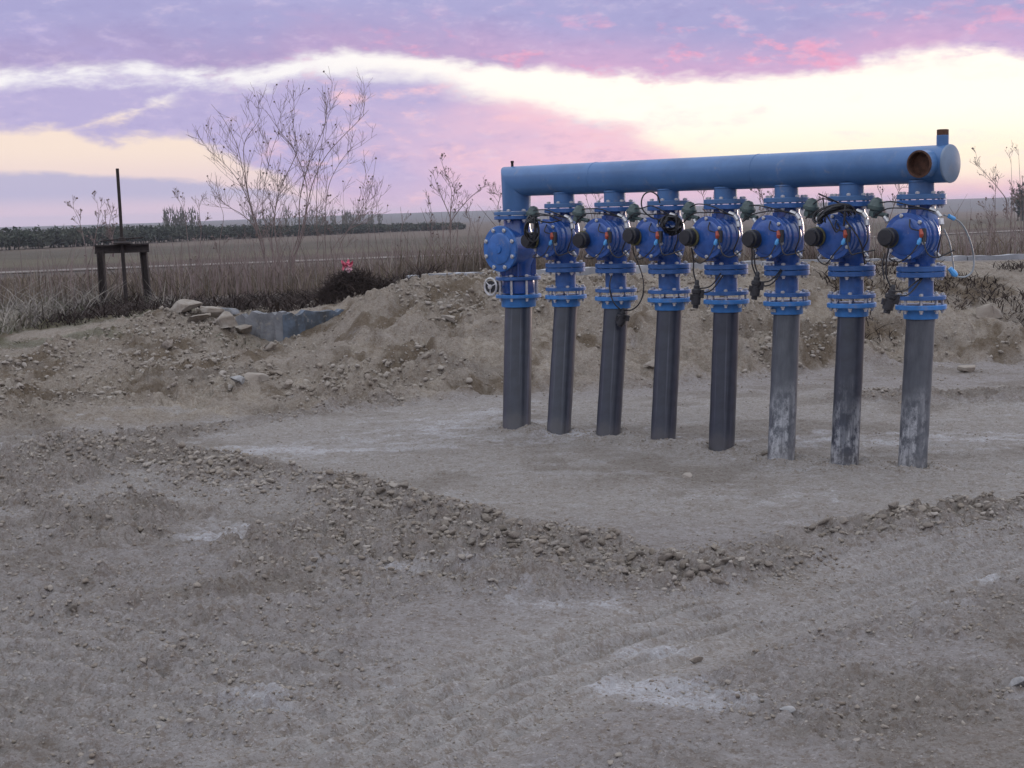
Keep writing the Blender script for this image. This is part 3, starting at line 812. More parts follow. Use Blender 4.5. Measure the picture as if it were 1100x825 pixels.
rock(822, 489, .07, .04, M['rubble'], 'flat tan stone at the foot of the sixth riser')
rock(557, 456, .06, .05, M['rubble'], 'small pale stone at the foot of the large left riser')
rock(1062, 340, .36, .18, M['clod'], 'big dark earth lump near the top of the spoil bank at the right')
rock(1040, 400, .22, .10, M['clod'], 'low rounded earth lump on the bank at the right')
rock(830, 330, .26, .13, M['clod'], 'tan earth lump on the bank behind the sixth riser')
rock(485, 345, .2, .09, M['clod'], 'rough earth lump on the heap left of the big riser')
rock(700, 395, .26, .13, M['clod'], 'dark earth lump at the bank foot between the third and fourth risers')

# ------------------------------------------------------------------ the pipe manifold
man = empty('pipe_manifold', P8, RZ)
thing(man, 'blue horizontal header pipe on eight valves and black standing risers', 'pipe manifold')
mw_inv = (Matrix.Translation(P8) @ Matrix.Rotation(RZ, 4, 'Z')).inverted()
def L(v): return mw_inv @ Vector(v)
HZ = 1.821; HR = 0.111
XL = -7 * STEP
# header
mb = MB()
TX = Matrix.Rotation(R(90), 4, 'Y')   # z axis -> +x
def along_x(prof, x, z, seg=40, mbx=None): mbx.lathe(prof, seg, Matrix.Translation((x, 0, z)) @ TX)
# mitred left end: vertical leg joined to the horizontal run at 45 degrees
seg = 40; vs = []; rl_ = 0.104
run_end = 0.182
rings = []
zb = 1.60
for k in range(seg):
    a = 2 * math.pi * k / seg; cy2 = math.sin(a)
    rings.append((a,))
def ringv(f): return [f(2 * math.pi * k / seg) for k in range(seg)]
Lq = [ringv(lambda a: (XL + rl_ * math.cos(a), rl_ * math.sin(a), zb)),
      ringv(lambda a: (XL + HR * math.cos(a), HR * math.sin(a), HZ - 0.0 - HR * math.cos(a) * 1.0 if True else 0)),
      ]
# leg: ring at bottom, ring at mitre plane (z - HZ = -(x - XL)); then header ring
mit = ringv(lambda a: (XL + HR * math.cos(a), HR * math.sin(a), HZ - HR * math.cos(a)))
end = ringv(lambda a: (run_end, HR * math.sin(a), HZ - HR * math.cos(a)))
vs = Lq[0] + mit + end
fs = []
for i in range(2):
    for k in range(seg):
        k2 = (k + 1) % seg
        fs.append((i * seg + k, i * seg + k2, (i + 1) * seg + k2, (i + 1) * seg + k))
fs.append(tuple((2) * seg + k for k in range(seg)))
mb.add(vs, fs)
header = link('header_pipe', mb.mesh('header_pipe', M['header'], 30), man)
# end cap, weld beads, stubs
for xw in (-5.35 * STEP, -2.45 * STEP):
    mb = MB(); mb.lathe([(HR - .001, 0), (HR + .0025, .003), (HR + .0025, .007), (HR - .001, .010)], 40, Matrix.Translation((xw, 0, HZ)) @ TX, caps=False)
    link('weld_bead', mb.mesh('weld_bead', M['header'], 30), header)
mb = MB(); mb.lathe([(HR + .001, 0), (HR + .003, .004), (HR + .001, .012), (HR - .006, .016), (0.0, .018)], 40, Matrix.Translation((run_end, 0, HZ)) @ TX)
link('end_cap', mb.mesh('end_cap', M['capgrey'], 30), header)
mb = MB(); mb.lathe([(.036, -.02), (.036, .055), (.032, .06)], 20, Matrix.Translation((0.138, 0, HZ + HR)), caps=False)
link('vent_stub', mb.mesh('vent_stub', M['header'], 30), header)
mb = MB(); mb.lathe([(.0345, -.01), (.0345, .034), (.026, .036), (.026, -.02), (0, -.021)], 20, Matrix.Translation((0.138, 0, HZ + HR + .055)))
link('threaded_nipple', mb.mesh('threaded_nipple', M['rust'], 30), header)
TYm = Matrix.Rotation(R(90), 4, 'X')    # z axis -> -y
so = Matrix.Translation((0.088, -0.05, HZ)) @ TYm
mb = MB(); mb.lathe([(.080, .0), (.080, .125)], 28, so, caps=False)
link('outlet_stub', mb.mesh('outlet_stub', M['header'], 30), header)
mb = MB(); mb.lathe([(.080, .125), (.081, .128), (.081, .134), (.070, .136), (.069, .078), (0, .076)], 28, so, caps=False)
link('rusty_outlet_bore', mb.mesh('rusty_outlet_bore', M['rust'], 30), header)
mb = MB(); mb.lathe([(.010, 0), (.010, .035), (.0125, .035), (.0125, .05), (0, .05)], 10, Matrix.Translation((XL - 0.035, 0, HZ + HR - .008)))
link('air_nipple', mb.mesh('air_nipple', M['darkrust'], 30), header)
for i in range(1, 8):
    x = -(7 - i) * STEP
    mb = MB(); mb.lathe([(.076, 1.645), (.076, 1.73)], 28, Matrix.Translation((x, 0, 0)), caps=False)
    mb.lathe([(.0765, 1.716), (.081, 1.720), (.0765, 1.726)], 28, Matrix.Translation((x, 0, 0)), caps=False)
    link('neck', mb.mesh('neck', M['header'], 30), header)

# shared meshes
def flange_mesh(name, r_o, r_i, th, material, n=8, hub=0.0):
    b_ = MB(); b_.lathe([(r_i, 0), (r_o - .003, 0), (r_o, .003), (r_o, th - .003), (r_o - .003, th), (r_i, th)], 40)
    return b_.mesh(name, material, 30)
FM = flange_mesh('flange', .145, .070, .031, M['flange'])
FMh = flange_mesh('flange', .145, .070, .031, M['header'])
FM8 = flange_mesh('flange', .170, .095, .026, M['flange'])
def bolt_mesh(length, r_=.0085, nut=.014, tail=.010):
    b_ = MB()
    b_.lathe([(nut, 0), (nut, .011)], 6); b_.lathe([(r_, -length - .011 - tail), (r_, .006 + .006), (r_ * .8, .014)], 8)
    b_.lathe([(nut, -length - .011), (nut, -length)], 6)
    return b_.mesh('bolt', M['bolt'], 30)
B_pair = bolt_mesh(.066); B_gap = bolt_mesh(.085, tail=.012); B_top = bolt_mesh(.07); B_long = bolt_mesh(.155, .0095, .016, .02)
bb = MB(); bb.lathe([(.0125, -.004), (.0125, .009), (.010, .011)], 6); bb.lathe([(.006, .009), (.006, .014)], 8)
B_cover = bb.mesh('bolt', M['bolt'], 30)

def bolts(parent, me, r_, z, n, ph=0.0):
    for k in range(n):
        a = ph + 2 * math.pi * k / n
        link('bolt', me, parent, (r_ * math.cos(a), r_ * math.sin(a), z), (0, 0, a))

# valve meshes (origin at the valve's centre; -y looks to the front)
def front(prof, seg=36, x=0, y=0, z=0, mbx=None, tilt=(0, 0)):
    mbx.lathe(prof, seg, Matrix.Translation((x, y, z)) @ Matrix.Rotation(tilt[0], 4, 'Z') @ Matrix.Rotation(tilt[1], 4, 'X') @ TYm)
vb = MB()
vb.lathe([(.082, -.182), (.082, -.150), (.098, -.125), (.110, -.07), (.114, 0), (.110, .07), (.098, .125), (.082, .150), (.082, .182)], 36)
front([(.0, -.05), (.07, -.045), (.11, -.02), (.128, .02), (.131, .05), (.131, .10), (.127, .09), (.127, .115), (.131, .125), (.131, .185)], 40, mbx=vb)
for yy in (.045, .102, .155): front([(.128, yy - .008), (.136, yy - .004), (.136, yy + .004), (.128, yy + .008)], 40, mbx=vb)
vb.box(.035, .13, .05, Tz(.03, -.10, .130)); vb.box(.06, .10, .05, Tz(-.02, -.10, -.13))
VALVE = vb.mesh('control_valve', M['valve'], 40)
vc = MB(); front([(.10, .185), (.137, .185), (.139, .188), (.139, .201), (.137, .204), (.112, .205), (.108, .210), (.09, .215), (.04, .219), (.0, .220)], 40, mbx=vc)
COVER = vc.mesh('valve_cover', M['valve'], 28)
# register / pilot housing: dark cylinder standing off the cover
vr = MB(); front([(.030, .20), (.030, .222), (.052, .227), (.056, .235), (.056, .280), (.050, .286), (.047, .287), (.045, .305), (.0, .307)], 24, -.100, 0, 0, vr, (0, 0))
REG = vr.mesh('register', M['black'], 30)
vo = MB(); front([(.0555, .224), (.061, .227), (.061, .237), (.0555, .240)], 24, -.100, 0, 0, vo, (0, 0))
OLV = vo.mesh('register_ring', M['olive'], 30)
# pilot valve: grey-green stacked bonnet at the upper left
vp = MB(); Tp = Matrix.Translation((-.250, -.08, .185)) @ Matrix.Rotation(R(12), 4, 'Y')
vp.lathe([(.018, -.075), (.022, -.05), (.034, -.045), (.034, -.028), (.050, -.022), (.052, -.010), (.052, .0), (.044, .006), (.036, .030), (.026, .044), (.012, .048), (.0, .052)], 20, Tp)
vp.lathe([(.014, 0), (.014, .10)], 10, Tp @ Matrix.Rotation(R(90), 4, 'Y') @ Matrix.Translation((.045, 0, -.01)))
vp.box(.03, .03, .03, Tp @ Matrix.Translation((.0, -.03, -.05)))
PIL = vp.mesh('pilot_valve', M['pilot'], 35)
# zinc fittings
FITS = []
for segs in ([((.10, -.09, .155), (.140, -.09, .140), .017), ((.140, -.09, .140), (.165, -.09, .110), .013)], [((.165, -.085, .10), (.172, -.09, .065), .016)],
             [((-.125, -.12, -.075), (-.150, -.13, -.135), .015), ((-.122, -.12, -.065), (-.130, -.12, -.09), .019)],
             [((-.20, -.08, .115), (-.17, -.09, .085), .014)], [((.10, -.02, -.10), (.135, -.03, -.13), .013)]):
    vf = MB()
    for a_, b2, r2 in segs: vf.tube([a_, b2], r2, 8)
    FITS.append(vf.mesh('tube_fitting', M['bolt'], 35))
# selector tap: dark body, red lever, pale blue hose tail
TXO, TYO = .012, .052
def tq(x, y, z): return (x + TXO, y + TYO, z)
vt = MB(); vt.tube([tq(.108, -.275, .045), tq(.112, -.285, -.03)], .020, 8); TAP = vt.mesh('selector_tap', M['black'], 40)
vt = MB(); vt.tube([tq(.104, -.298, .040), tq(.114, -.306, .012), tq(.110, -.306, -.006)], [.009, .014, .008], 8); LEV = vt.mesh('tap_lever', M['red'], 40)
vt = MB(); vt.tube([tq(.108, -.302, -.004), tq(.100, -.306, -.030), tq(.092, -.308, -.046)], [.006, .014, .008], 8); TAIL = vt.mesh('hose_tail', M['ltblue'], 40)
def tube_set(seed):
    g = random.Random(seed); j = lambda a: g.uniform(-a, a)
    P = [[(-.24, -.11, .14), (-.22, -.17, .11 + j(.02)), (-.12, -.20, .155 + j(.015)), (0, -.20, .165 + j(.01)), (.08, -.16, .16), (.14, -.10, .14)],
         [(-.22, -.10, .20), (-.10, -.17, .215 + j(.02)), (.02, -.18, .20 + j(.02)), (.12, -.12, .15)],
         [tq(.092, -.308, -.046), (.07, -.28, -.11 + j(.02)), (.0, -.28, -.145 + j(.02)), (-.08, -.25, -.13), (-.13, -.14, -.10)],
         [tq(.12, -.300, -.02), (.17, -.26, -.10), (.21 + j(.02), -.24, -.115 + j(.02)), (.29 + j(.02), -.19, -.08)],
         [(.165, -.09, .07), (.20 + j(.01), -.14, .0 + j(.02)), (.17, -.14, -.09), (.135, -.05, -.13)],
         [(.03, -.21, .10), (.06, -.26, .05), tq(.108, -.28, .03)]]
    out_ = []
    for k, p_ in enumerate(P):
        b_ = MB(); b_.tube(catmull(p_, 6), .0042, 5); out_.append(b_.mesh('control_tube', M['black'], 40))
    return out_
TUBES = [tube_set(s_) for s_ in range(7)]
SP = MB(); SP.lathe([(.0745, 1.04), (.0745, 1.16)], 32, caps=False); SPOOL = SP.mesh('spool_pipe', M['flange'], 30)
AF = MB(); AF.lathe([(.08, .958), (.148, .958), (.152, .961), (.152, .983), (.148, .987), (.08, .987)], 40)
AF.lathe([(.086, .900), (.101, .902), (.103, .910), (.103, .945), (.110, .960)], 40, caps=False)
ADP = AF.mesh('flange_adapter', M['adapter'], 30)
FU = flange_mesh('flange', .148, .07, .024, M['flange'])
PLT = MB(); PLT.box(.052, .004, .020); PLTm = PLT.mesh('name_plate', M['label'], None)
VR = 0.0
for i in range(1, 8):
    x = -(7 - i) * STEP
    dzv = rnd.uniform(-.004, .004)
    v = link('control_valve', VALVE, man, (x, 0, 1.40), (0, 0, VR + R(rnd.uniform(-4, 4))))
    link('valve_cover', COVER, v)
    for k in range(6):
        a = R(30 + 60 * k + 12 * (i % 2))
        link('bolt', B_cover, v, (.124 * math.cos(a), -.204, .124 * math.sin(a)), (R(90), 0, 0))
    jx_, jz_ = rnd.uniform(-.012, .012), rnd.uniform(-.014, .014)
    link('register', REG, v, (jx_, 0, jz_), (R(rnd.uniform(-3, 3)), 0, R(rnd.uniform(-4, 4)))); link('register_ring', OLV, v, (jx_, 0, jz_))
    link('pilot_valve', PIL, v, (rnd.uniform(-.008, .008), 0, rnd.uniform(-.006, .006)), (0, 0, R(rnd.uniform(-4, 4))))
    for f_ in FITS: link('tube_fitting', f_, v)
    link('selector_tap', TAP, v); link('tap_lever', LEV, v); link('hose_tail', TAIL, v)
    for f_ in TUBES[i - 1]: link('control_tube', f_, v)
    if i == 4: pass
    uf = link('upper_flange', FMh, man, (x, 0, 1.6165), (0, 0, 0)); link('flange', FM, uf, (0, 0, -.0345))
    bolts(uf, B_pair, .122, .033, 8, R(22.5 + rnd.uniform(-4, 4)))
    lf = link('lower_flange', FM, man, (x, 0, 1.1875), (0, 0, 0)); link('flange', FM, lf, (0, 0, -.0345))
    bolts(lf, B_pair, .122, .033, 8, R(22.5 + rnd.uniform(-4, 4)))
    sp = link('spool_pipe', SPOOL, man, (x, 0, 0)); link('flange', FU, sp, (0, 0, 1.017))
    ad = link('flange_adapter', ADP, man, (x, 0, 0))
    bolts(ad, B_gap, .127, 1.043, 8, R(rnd.uniform(0, 40)))
    if i == 5:
        link('name_plate', PLTm, ad, (-.035, -.101, .928), (0, 0, R(-19)))
# risers
tops = []
for i in range(8):
    topz = 0.915 if i else 0.90
    tp_ = L(POSTS[i] + Vector((0, 0, topz))); bs = L(BASES[i] + Vector((0, 0, 0)))
    d = (tp_ - bs); 
    r_ = .086 if i else .104
    rb = MB(); nseg = 12
    axis = d.normalized(); q_ = axis.to_track_quat('Z', 'Y').to_matrix().to_4x4()
    rb.lathe([(r_, -.12)] + [(r_ + 0.0008 * math.sin(k * 2.1 + i), -.0 + (d.length) * k / nseg) for k in range(nseg + 1)], 36)
    me = rb.mesh('riser_pipe', M[{5: 'pe2', 6: 'pe2', 7: 'pe3'}.get(i, 'pe1')], 30)
    o = link('riser_pipe', me, man, bs); o.rotation_euler = q_.to_euler()
    if i in (5, 6): o['label'] = 'black riser splashed white near the ground'
    if i == 7: o['label'] = 'riser greyed with dust over its whole length'
    if i == 5: me.materials[0] = M['pe3']; o['label'] = 'riser greyed with dust and splashed white near the ground'
    if i == 0: o['label'] = 'wider black riser at the left end of the row'
# strainer assembly over the big left riser
sx = XL
st = MB()
st.lathe([(.100, -.205), (.104, -.13), (.125, -.08), (.135, 0), (.125, .08), (.104, .15), (.100, .215)], 36)
front([(.0, -.10), (.10, -.09), (.135, -.06), (.146, .0), (.146, .165)], 40, mbx=st)
for k in range(4):
    a = R(45 + 90 * k); st.box(.012, .04, .20, Tz(.115 * math.cos(a), .115 * math.sin(a), -.11, 0, 0, a + R(90)))
strn = link('strainer_body', st.mesh('strainer_body', M['valve'], 40), man, (sx, 0, 1.325))
cv = MB(); front([(.10, .165), (.168, .165), (.171, .169), (.171, .186), (.168, .190), (.120, .191), (.112, .200), (.10, .203), (.036, .206), (.034, .216), (.0, .218)], 40, mbx=cv)
cvo = link('strainer_cover', cv.mesh('strainer_cover', M['cover'], 28), strn)
for k in range(8):
    a = R(22.5 + 45 * k)
    link('bolt', B_cover, strn, (.146 * math.cos(a), -.190, .146 * math.sin(a)), (R(90), 0, 0)).scale = (1.3, 1.3, 1.3)
f1_ = link('upper_flange', flange_mesh('upper_flange', .172, .09, .027, M['header']), man, (sx, 0, 1.571)); link('flange', FM8, f1_, (0, 0, -.031))
bolts(f1_, bolt_mesh(.062, .009, .015), .146, .030, 8, R(20))
f2_ = link('lower_flange', FM8, man, (sx, 0, 1.088)); 
wf = MB(); wf.lathe([(.09, .985), (.122, .990), (.124, 1.00), (.124, 1.07), (.122, 1.084), (.09, 1.086)], 36)
wf.box(.06, .05, .05, Tz(-.13, 0, 1.035))
wfo = link('butterfly_valve', wf.mesh('butterfly_valve', M['valve'], 35), man, (sx, 0, 0), (0, 0, R(0)))
ad8 = MB(); ad8.lathe([(.10, .955), (.168, .955), (.172, .958), (.172, .978), (.168, .981), (.10, .981)], 40)
ad8.lathe([(.105, .885), (.127, .887), (.130, .897), (.130, .940), (.138, .957)], 40, caps=False)
a8 = link('flange_adapter', ad8.mesh('flange_adapter', M['adapter'], 30), man, (sx, 0, 0))
bolts(a8, B_long, .148, 1.118, 8, R(24))
# handwheel and gearbox on the butterfly valve
hp = L(at(527, 308, POSTS[0].y - .14)); hcen = hp
gb = MB(); gb.box(.07, .075, .08, Matrix.Translation((-.165, -.02, 1.035))); gb.tube([(-.185, -.04, 1.035), hcen - Vector((sx, 0, 0))], .010, 8)
link('gearbox', gb.mesh('gearbox', M['darkrust'], 30), wfo)
hw = MB()
wd = (hcen - Vector((sx - .165, -.02, 1.035))).normalized()
wq = (Matrix.Rotation(-RZ, 3, 'Z') @ Vector((-.55, -.83, 0))).to_track_quat('Z', 'Y').to_matrix().to_4x4()
ringp = [(.052 * math.cos(2 * math.pi * k / 24), .062 * math.sin(2 * math.pi * k / 24), 0) for k in range(25)]
hw.tube(ringp, .008, 8, caps=False)
for k in range(3):
    a = 2 * math.pi * k / 3 + .4
    hw.tube([(0, 0, 0), (.052 * math.cos(a), .062 * math.sin(a), 0)], .006, 6)
hw.lathe([(.018, -.02), (.018, .012), (0, .014)], 12)
hwo = link('handwheel', hw.mesh('handwheel', M['bolt'], 40), man, hcen); hwo.rotation_euler = wq.to_euler()
hk = MB(); hk.lathe([(.043, -.006), (.045, 0), (.043, .003), (.0, .004)], 24); link('wheel_disc', hk.mesh('wheel_disc', M['black'], 30), hwo)
# clear hose loop on the right-hand valve
hl_ = MB(); yy8 = P8.y - .10
def hpt(px, py, dd=0.0): return L(at(px, py, yy8 + dd))
hl_.tube(catmull([hpt(1014, 231), hpt(1024, 234, .02), hpt(1034, 242, .05), hpt(1042, 258, .08), hpt(1046, 276, .1), hpt(1045, 290, .08), hpt(1038, 297, .06), hpt(1028, 297, .03), hpt(1023, 291, .02)], 8), .0055, 7)
hl_.tube(catmull([hpt(1025, 291, .02), hpt(1023, 276, .01), hpt(1020, 260, 0), hpt(1014, 246, 0)], 8), .0045, 6)
ho = link('looped_hose', hl_.mesh('looped_hose', M['hose'], 60), man)
cf = MB(); cf.tube([hpt(1019, 232), hpt(1025, 235, .02)], .013, 8)
link('hose_coupling', cf.mesh('hose_coupling', M['ltblue'], 40), ho)
cf = MB(); cf.tube([hpt(1020, 288, .02), hpt(1025, 294, .02), hpt(1028, 296, .02)], [.015, .02, .012], 8)
link('hose_coupling', cf.mesh('hose_coupling', M['ltblue'], 40), ho)

# hanging pulse plugs and cable coils (each can be lifted away)
def plug(px, py, py1, Y, tilt, label, cabs, w=.036, group='black plugs hanging by their cables'):
    c0 = at(px, (py + py1) / 2, Y); h = (py1 - py) * Y / FPX
    root = empty('cable_plug', c0 - Vector((0, 0, h / 2))); thing(root, label, 'cable plug', group)
    T_ = Matrix.Translation((0, 0, h / 2)) @ Matrix.Rotation(tilt, 4, 'Y')
    b_ = MB(); b_.lathe([(.0, -h * .5), (w * .5, -h * .5), (w * .52, -h * .38), (w * .82, -h * .37), (w * .84, -h * .10), (w * .70, -h * .08), (w * .70, h * .02), (w * .86, h * .04), (w * .86, h * .16), (w * .6, h * .2)], 12, T_)
    b_.box(w * 1.1, w * .8, h * .3, T_ @ Matrix.Translation((w * .75, 0, h * .02))); b_.box(w * .7, w * .9, h * .22, T_ @ Matrix.Translation((-w * .7, 0, -h * .12)))
    link('plug_body', b_.mesh('plug_body', M['black'], 35), root)
    g_ = MB(); g_.lathe([(w * .55, h * .18), (w * .55, h * .30), (w * .38, h * .34), (w * .38, h * .46), (w * .2, h * .52)], 10, T_)
    link('cable_gland', g_.mesh('cable_gland', M['black'], 35), root)
    for cb in cabs:
        pts = [at(a_, b2, Y + d_) - root.location for a_, b2, d_ in cb]
        k = MB(); k.tube(catmull(pts, 8), .0048, 6); link('cable', k.mesh('cable', M['black'], 60), root)
    return root
def yv(i): return POSTS[i].y
plug(668, 331, 351, yv(2) - .17, R(12), 'black plug dangling in front of the third riser from the left',
     [[(670, 333, 0), (678, 333, -.02), (686, 327, -.03), (691, 315, -.02), (691, 300, 0), (686, 284, 0), (681, 272, 0), (680, 264, -.05)], [(667, 333, 0), (660, 326, -.01), (656, 316, 0), (655, 305, 0), (657, 296, .03)]], .040)
plug(748, 301, 331, yv(4) - .25, R(4), 'black plug hanging in the gap between the fourth and fifth risers',
     [[(748, 304, 0), (745, 292, 0), (745, 280, 0), (743, 266, -.03)], [(751, 310, 0), (762, 308, .02), (770, 300, .08), (776, 290, .14)], [(751, 314, 0), (762, 313, .02), (771, 304, .08), (780, 290, .16)]], .037)
plug(812, 292, 322, yv(5) - .25, R(8), 'black plug hanging in the gap between the fifth and sixth risers',
     [[(812, 296, 0), (808, 284, 0), (808, 272, 0), (807, 260, -.03)], [(815, 297, 0), (811, 284, 0), (810, 268, 0)], [(816, 303, 0), (826, 302, .02), (834, 296, .08), (841, 286, .14)], [(817, 307, 0), (827, 306, .02), (836, 297, .08), (843, 284, .16)]], .037)
plug(956, 306, 337, yv(7) - .27, R(14), 'larger black plug hanging between the two right-hand risers',
     [[(957, 309, 0), (952, 296, 0), (952, 282, 0), (955, 264, -.02)], [(960, 313, 0), (972, 312, .02), (980, 306, .1), (990, 298, .18)], [(960, 317, 0), (974, 317, .02), (984, 308, .1), (994, 294, .18)], [(950, 300, 0), (948, 284, .02), (951, 272, .02)]], .040)

def coil(px, py, Y, wpx, hpx, label, loops=9, extra=(), rot=0.0, arc=(0, 2 * math.pi)):
    c0 = at(px, py, Y); s_ = Y / FPX
    root = empty('cable_coil', c0 - Vector((0, 0, hpx * s_ / 2))); thing(root, label, 'cable coil', 'bundled black control cables')
    b_ = MB(); g = random.Random(px)
    up = Vector((0, 0, hpx * s_ / 2))
    for k in range(loops):
        a0 = g.uniform(0, 6.28); rw = wpx * s_ / 2 * g.uniform(.55, 1.05); rh = hpx * s_ / 2 * g.uniform(.5, 1.05)
        ox, oy, oz = g.uniform(-.012, .012), g.uniform(-.03, .03), g.uniform(-.012, .012)
        pts = []
        for j in range(29):
            a = arc[0] + (arc[1] - arc[0]) * j / 28
            u_ = rw * math.cos(a); v_ = rh * math.sin(a)
            pts.append(up + Vector((u_ * math.cos(rot) - v_ * math.sin(rot) + ox, oy + .03 * math.sin(a * 2 + a0), u_ * math.sin(rot) + v_ * math.cos(rot) + oz)))
        b_.tube(pts, .0055, 6)
    link('cable_loops', b_.mesh('cable_loops', M['black'], 60), root)['kind'] = 'stuff'
    t_ = MB(); t_.tube([up + Vector((wpx * s_ * .22, -.045, hpx * s_ * .5)), up + Vector((wpx * s_ * .2, -.055, 0)), up + Vector((wpx * s_ * .18, -.045, -hpx * s_ * .5))], .007, 6)
    link('cable_tie', t_.mesh('cable_tie', M['black'], 60), root)
    for e_ in extra:
        k = MB(); k.tube(catmull([at(a_, b2, Y + d_) - root.location for a_, b2, d_ in e_], 8), .005, 6); link('cable', k.mesh('cable', M['black'], 60), root)
coil(721, 241, yv(3) - .20, 24, 20, 'round bundle of coiled black cable with a wire loop above it on the fourth riser', 13,
     [[(709, 218, 0), (706, 210, 0), (699, 206, 0), (692, 209, 0), (689, 217, 0), (691, 226, 0), (699, 233, 0), (708, 236, 0)]])
coil(897, 232, yv(6) - .22, 42, 22, 'arched bundle of black cable slung over the seventh valve with a loose end sticking up', 13,
     [[(879, 208, 0), (888, 212, 0), (897, 216, 0), (905, 220, 0)], [(884, 212, 0), (886, 226, 0), (893, 240, -.05), (898, 249, -.05), (902, 245, -.05), (899, 240, -.05)], [(908, 236, 0), (920, 252, -.03), (926, 266, -.03), (929, 284, 0)]], R(12), (R(-10), R(200)))
coil(571, 246, yv(1) - .26, 15, 26, 'tangle of black cable between the strainer and the first small valve', 9,
     [[(575, 229, 0), (588, 231, 0), (600, 236, 0)], [(575, 236, 0), (590, 239, 0), (604, 236, 0)]])

# ------------------------------------------------------------------ sluice gate at the left
GY = 14.2 * KD
g0 = at(134, 329, GY); gate = empty('sluice_gate', (g0.x, GY, gh1(g0.x, GY)))
thing(gate, 'rusty iron sluice gate frame with tall screw rod among dry weeds', 'sluice gate')
def GL(px, py, d=0.0): return at(px, py, GY + d) - gate.location
def beam(p0, p1, w, d):
    b_ = MB(); p0 = Vector(p0); p1 = Vector(p1); ax = (p1 - p0); q_ = ax.to_track_quat('Z', 'Y').to_matrix().to_4x4()
    # angle-iron: web and lips
    T_ = Matrix.Translation((p0 + p1) / 2) @ q_
    b_.box(w, d * .18, ax.length, T_ @ Matrix.Translation((0, -d * .4, 0))); b_.box(w, d * .18, ax.length, T_ @ Matrix.Translation((0, d * .4, 0))); b_.box(w * .3, d * .62, ax.length, T_)
    return b_
link('leg', beam(GL(112, 336, -.05), GL(108, 270, -.05), .095, .09).mesh('leg', M['darkrust'], None), gate)
link('leg', beam(GL(160, 330, .12), GL(154, 270, .12), .085, .09).mesh('leg', M['darkrust'], None), gate)
cb_ = beam(GL(102, 268, .0), GL(160, 266, .1), .115, .12); link('crossbeam', cb_.mesh('crossbeam', M['darkrust'], None), gate)
b_ = MB(); b_.tube([GL(126, 181), GL(129, 225), GL(131.5, 268)], .022, 10); b_.tube([GL(131.5, 268), GL(134, 300), GL(136, 330)], .026, 8); link('screw_rod', b_.mesh('screw_rod', M['darkrust'], 40), gate)
b_ = MB(); b_.lathe([(.12, 0), (.12, .02), (.055, .035), (.045, .085), (.03, .09)], 14, Matrix.Translation(GL(131.3, 262))); link('screw_nut', b_.mesh('screw_nut', M['darkrust'], 40), gate)
b_ = MB(); b_.tube([GL(108, 259, .0), GL(131, 257, 0), GL(154, 255, .02)], .010, 6); link('turning_bar', b_.mesh('turning_bar', M['darkrust'], 40), gate)

# ------------------------------------------------------------------ concrete chamber and canal lip
ch = empty('concrete_chamber', (-2.45, 11.9 * KD, .25)); thing(ch, 'old blue grey concrete chamber wall exposed in a dug hollow behind rubble', 'concrete wall')
def wallseg(p0, p1, th, ztop0, ztop1, zbot, material, name, parent, chip=.012):
    p0 = Vector(p0); p1 = Vector(p1); d = (p1 - p0); n_ = Vector((-d.y, d.x, 0)).normalized() * th
    k = 14; vs = []; fs = []; g = random.Random(3)
    for j in range(k + 1):
        t_ = j / k; a = p0 + d * t_; zt = ztop0 + (ztop1 - ztop0) * t_ + g.uniform(-chip, chip * .5)
        e_ = g.uniform(-.008, .008)
        for off_ in (Vector((0, 0, 0)) + n_ * e_, n_):
            for zz in (zbot, (zbot + zt) / 2, zt):
                q2 = a + off_; vs.append((q2.x, q2.y, zz))
    for j in range(k):
        a = j * 6; b2 = a + 6
        for u_, v_ in ((0, 1), (1, 2)): fs.append((a + u_, b2 + u_, b2 + v_, a + v_))
        for u_, v_ in ((3, 4), (4, 5)): fs.append((a + v_, b2 + v_, b2 + u_, a + u_))
        fs.append((a + 2, b2 + 2, b2 + 5, a + 5))
    fs.append((0, 1, 2, 5, 4, 3)); e0 = k * 6; fs.append((e0 + 3, e0 + 4, e0 + 5, e0 + 2, e0 + 1, e0))
    b_ = MB(); b_.add(vs, fs); me = b_.mesh(name, material, 20)
    return link(name, me, parent)
cl = Vector((-2.45, 11.9 * KD, .25))
pA = ao(253, 345, 11.75) - cl; pB = ao(303, 345, 11.62) - cl; pC = ao(372, 345, 11.85) - cl
wallseg((pA.x, pA.y, 0), (pB.x, pB.y, 0), .12, ao(253, 337, 11.75).z - .25, ao(303, 336, 11.62).z - .25, -.1, M['concrete'], 'wall_panel', ch, .05)
wallseg((pB.x + .005, pB.y + .01, 0), (pC.x, pC.y, 0), .14, ao(303, 335, 11.62).z - .262, ao(372, 333, 11.85).z - .25, -.1, M['wetconcrete'], 'wall_panel', ch, .04)['label'] = 'bluish stained right-hand wall panel'
lip = empty('canal_lip', (1, 13.2 * KD, .8)); thing(lip, 'long pale concrete canal kerb running along the top of the spoil bank', 'canal kerb')
lp = [ao(440, 299, 12.45), ao(500, 296, 12.6), ao(600, 292, 13.0), ao(700, 288, 13.4), ao(820, 283, 13.9), ao(930, 281, 14.0), ao(1040, 277.5, 14.1), ao(1180, 274, 14.4), ao(1400, 268, 15.0)]
for a, b2 in zip(lp[:-1], lp[1:]):
    n_ = max(1, int((b2 - a).length / 1.4))
    for j in range(n_):
        q0 = a.lerp(b2, j / n_); q1 = a.lerp(b2, (j + 1) / n_ - .012)
        w_ = wallseg((q0.x - 1, q0.y - 13.2 * KD, 0), (q1.x - 1, q1.y - 13.2 * KD, 0), .16, q0.z - .765, q1.z - .765, -.55, M['kerb'], 'kerb_segment', lip)

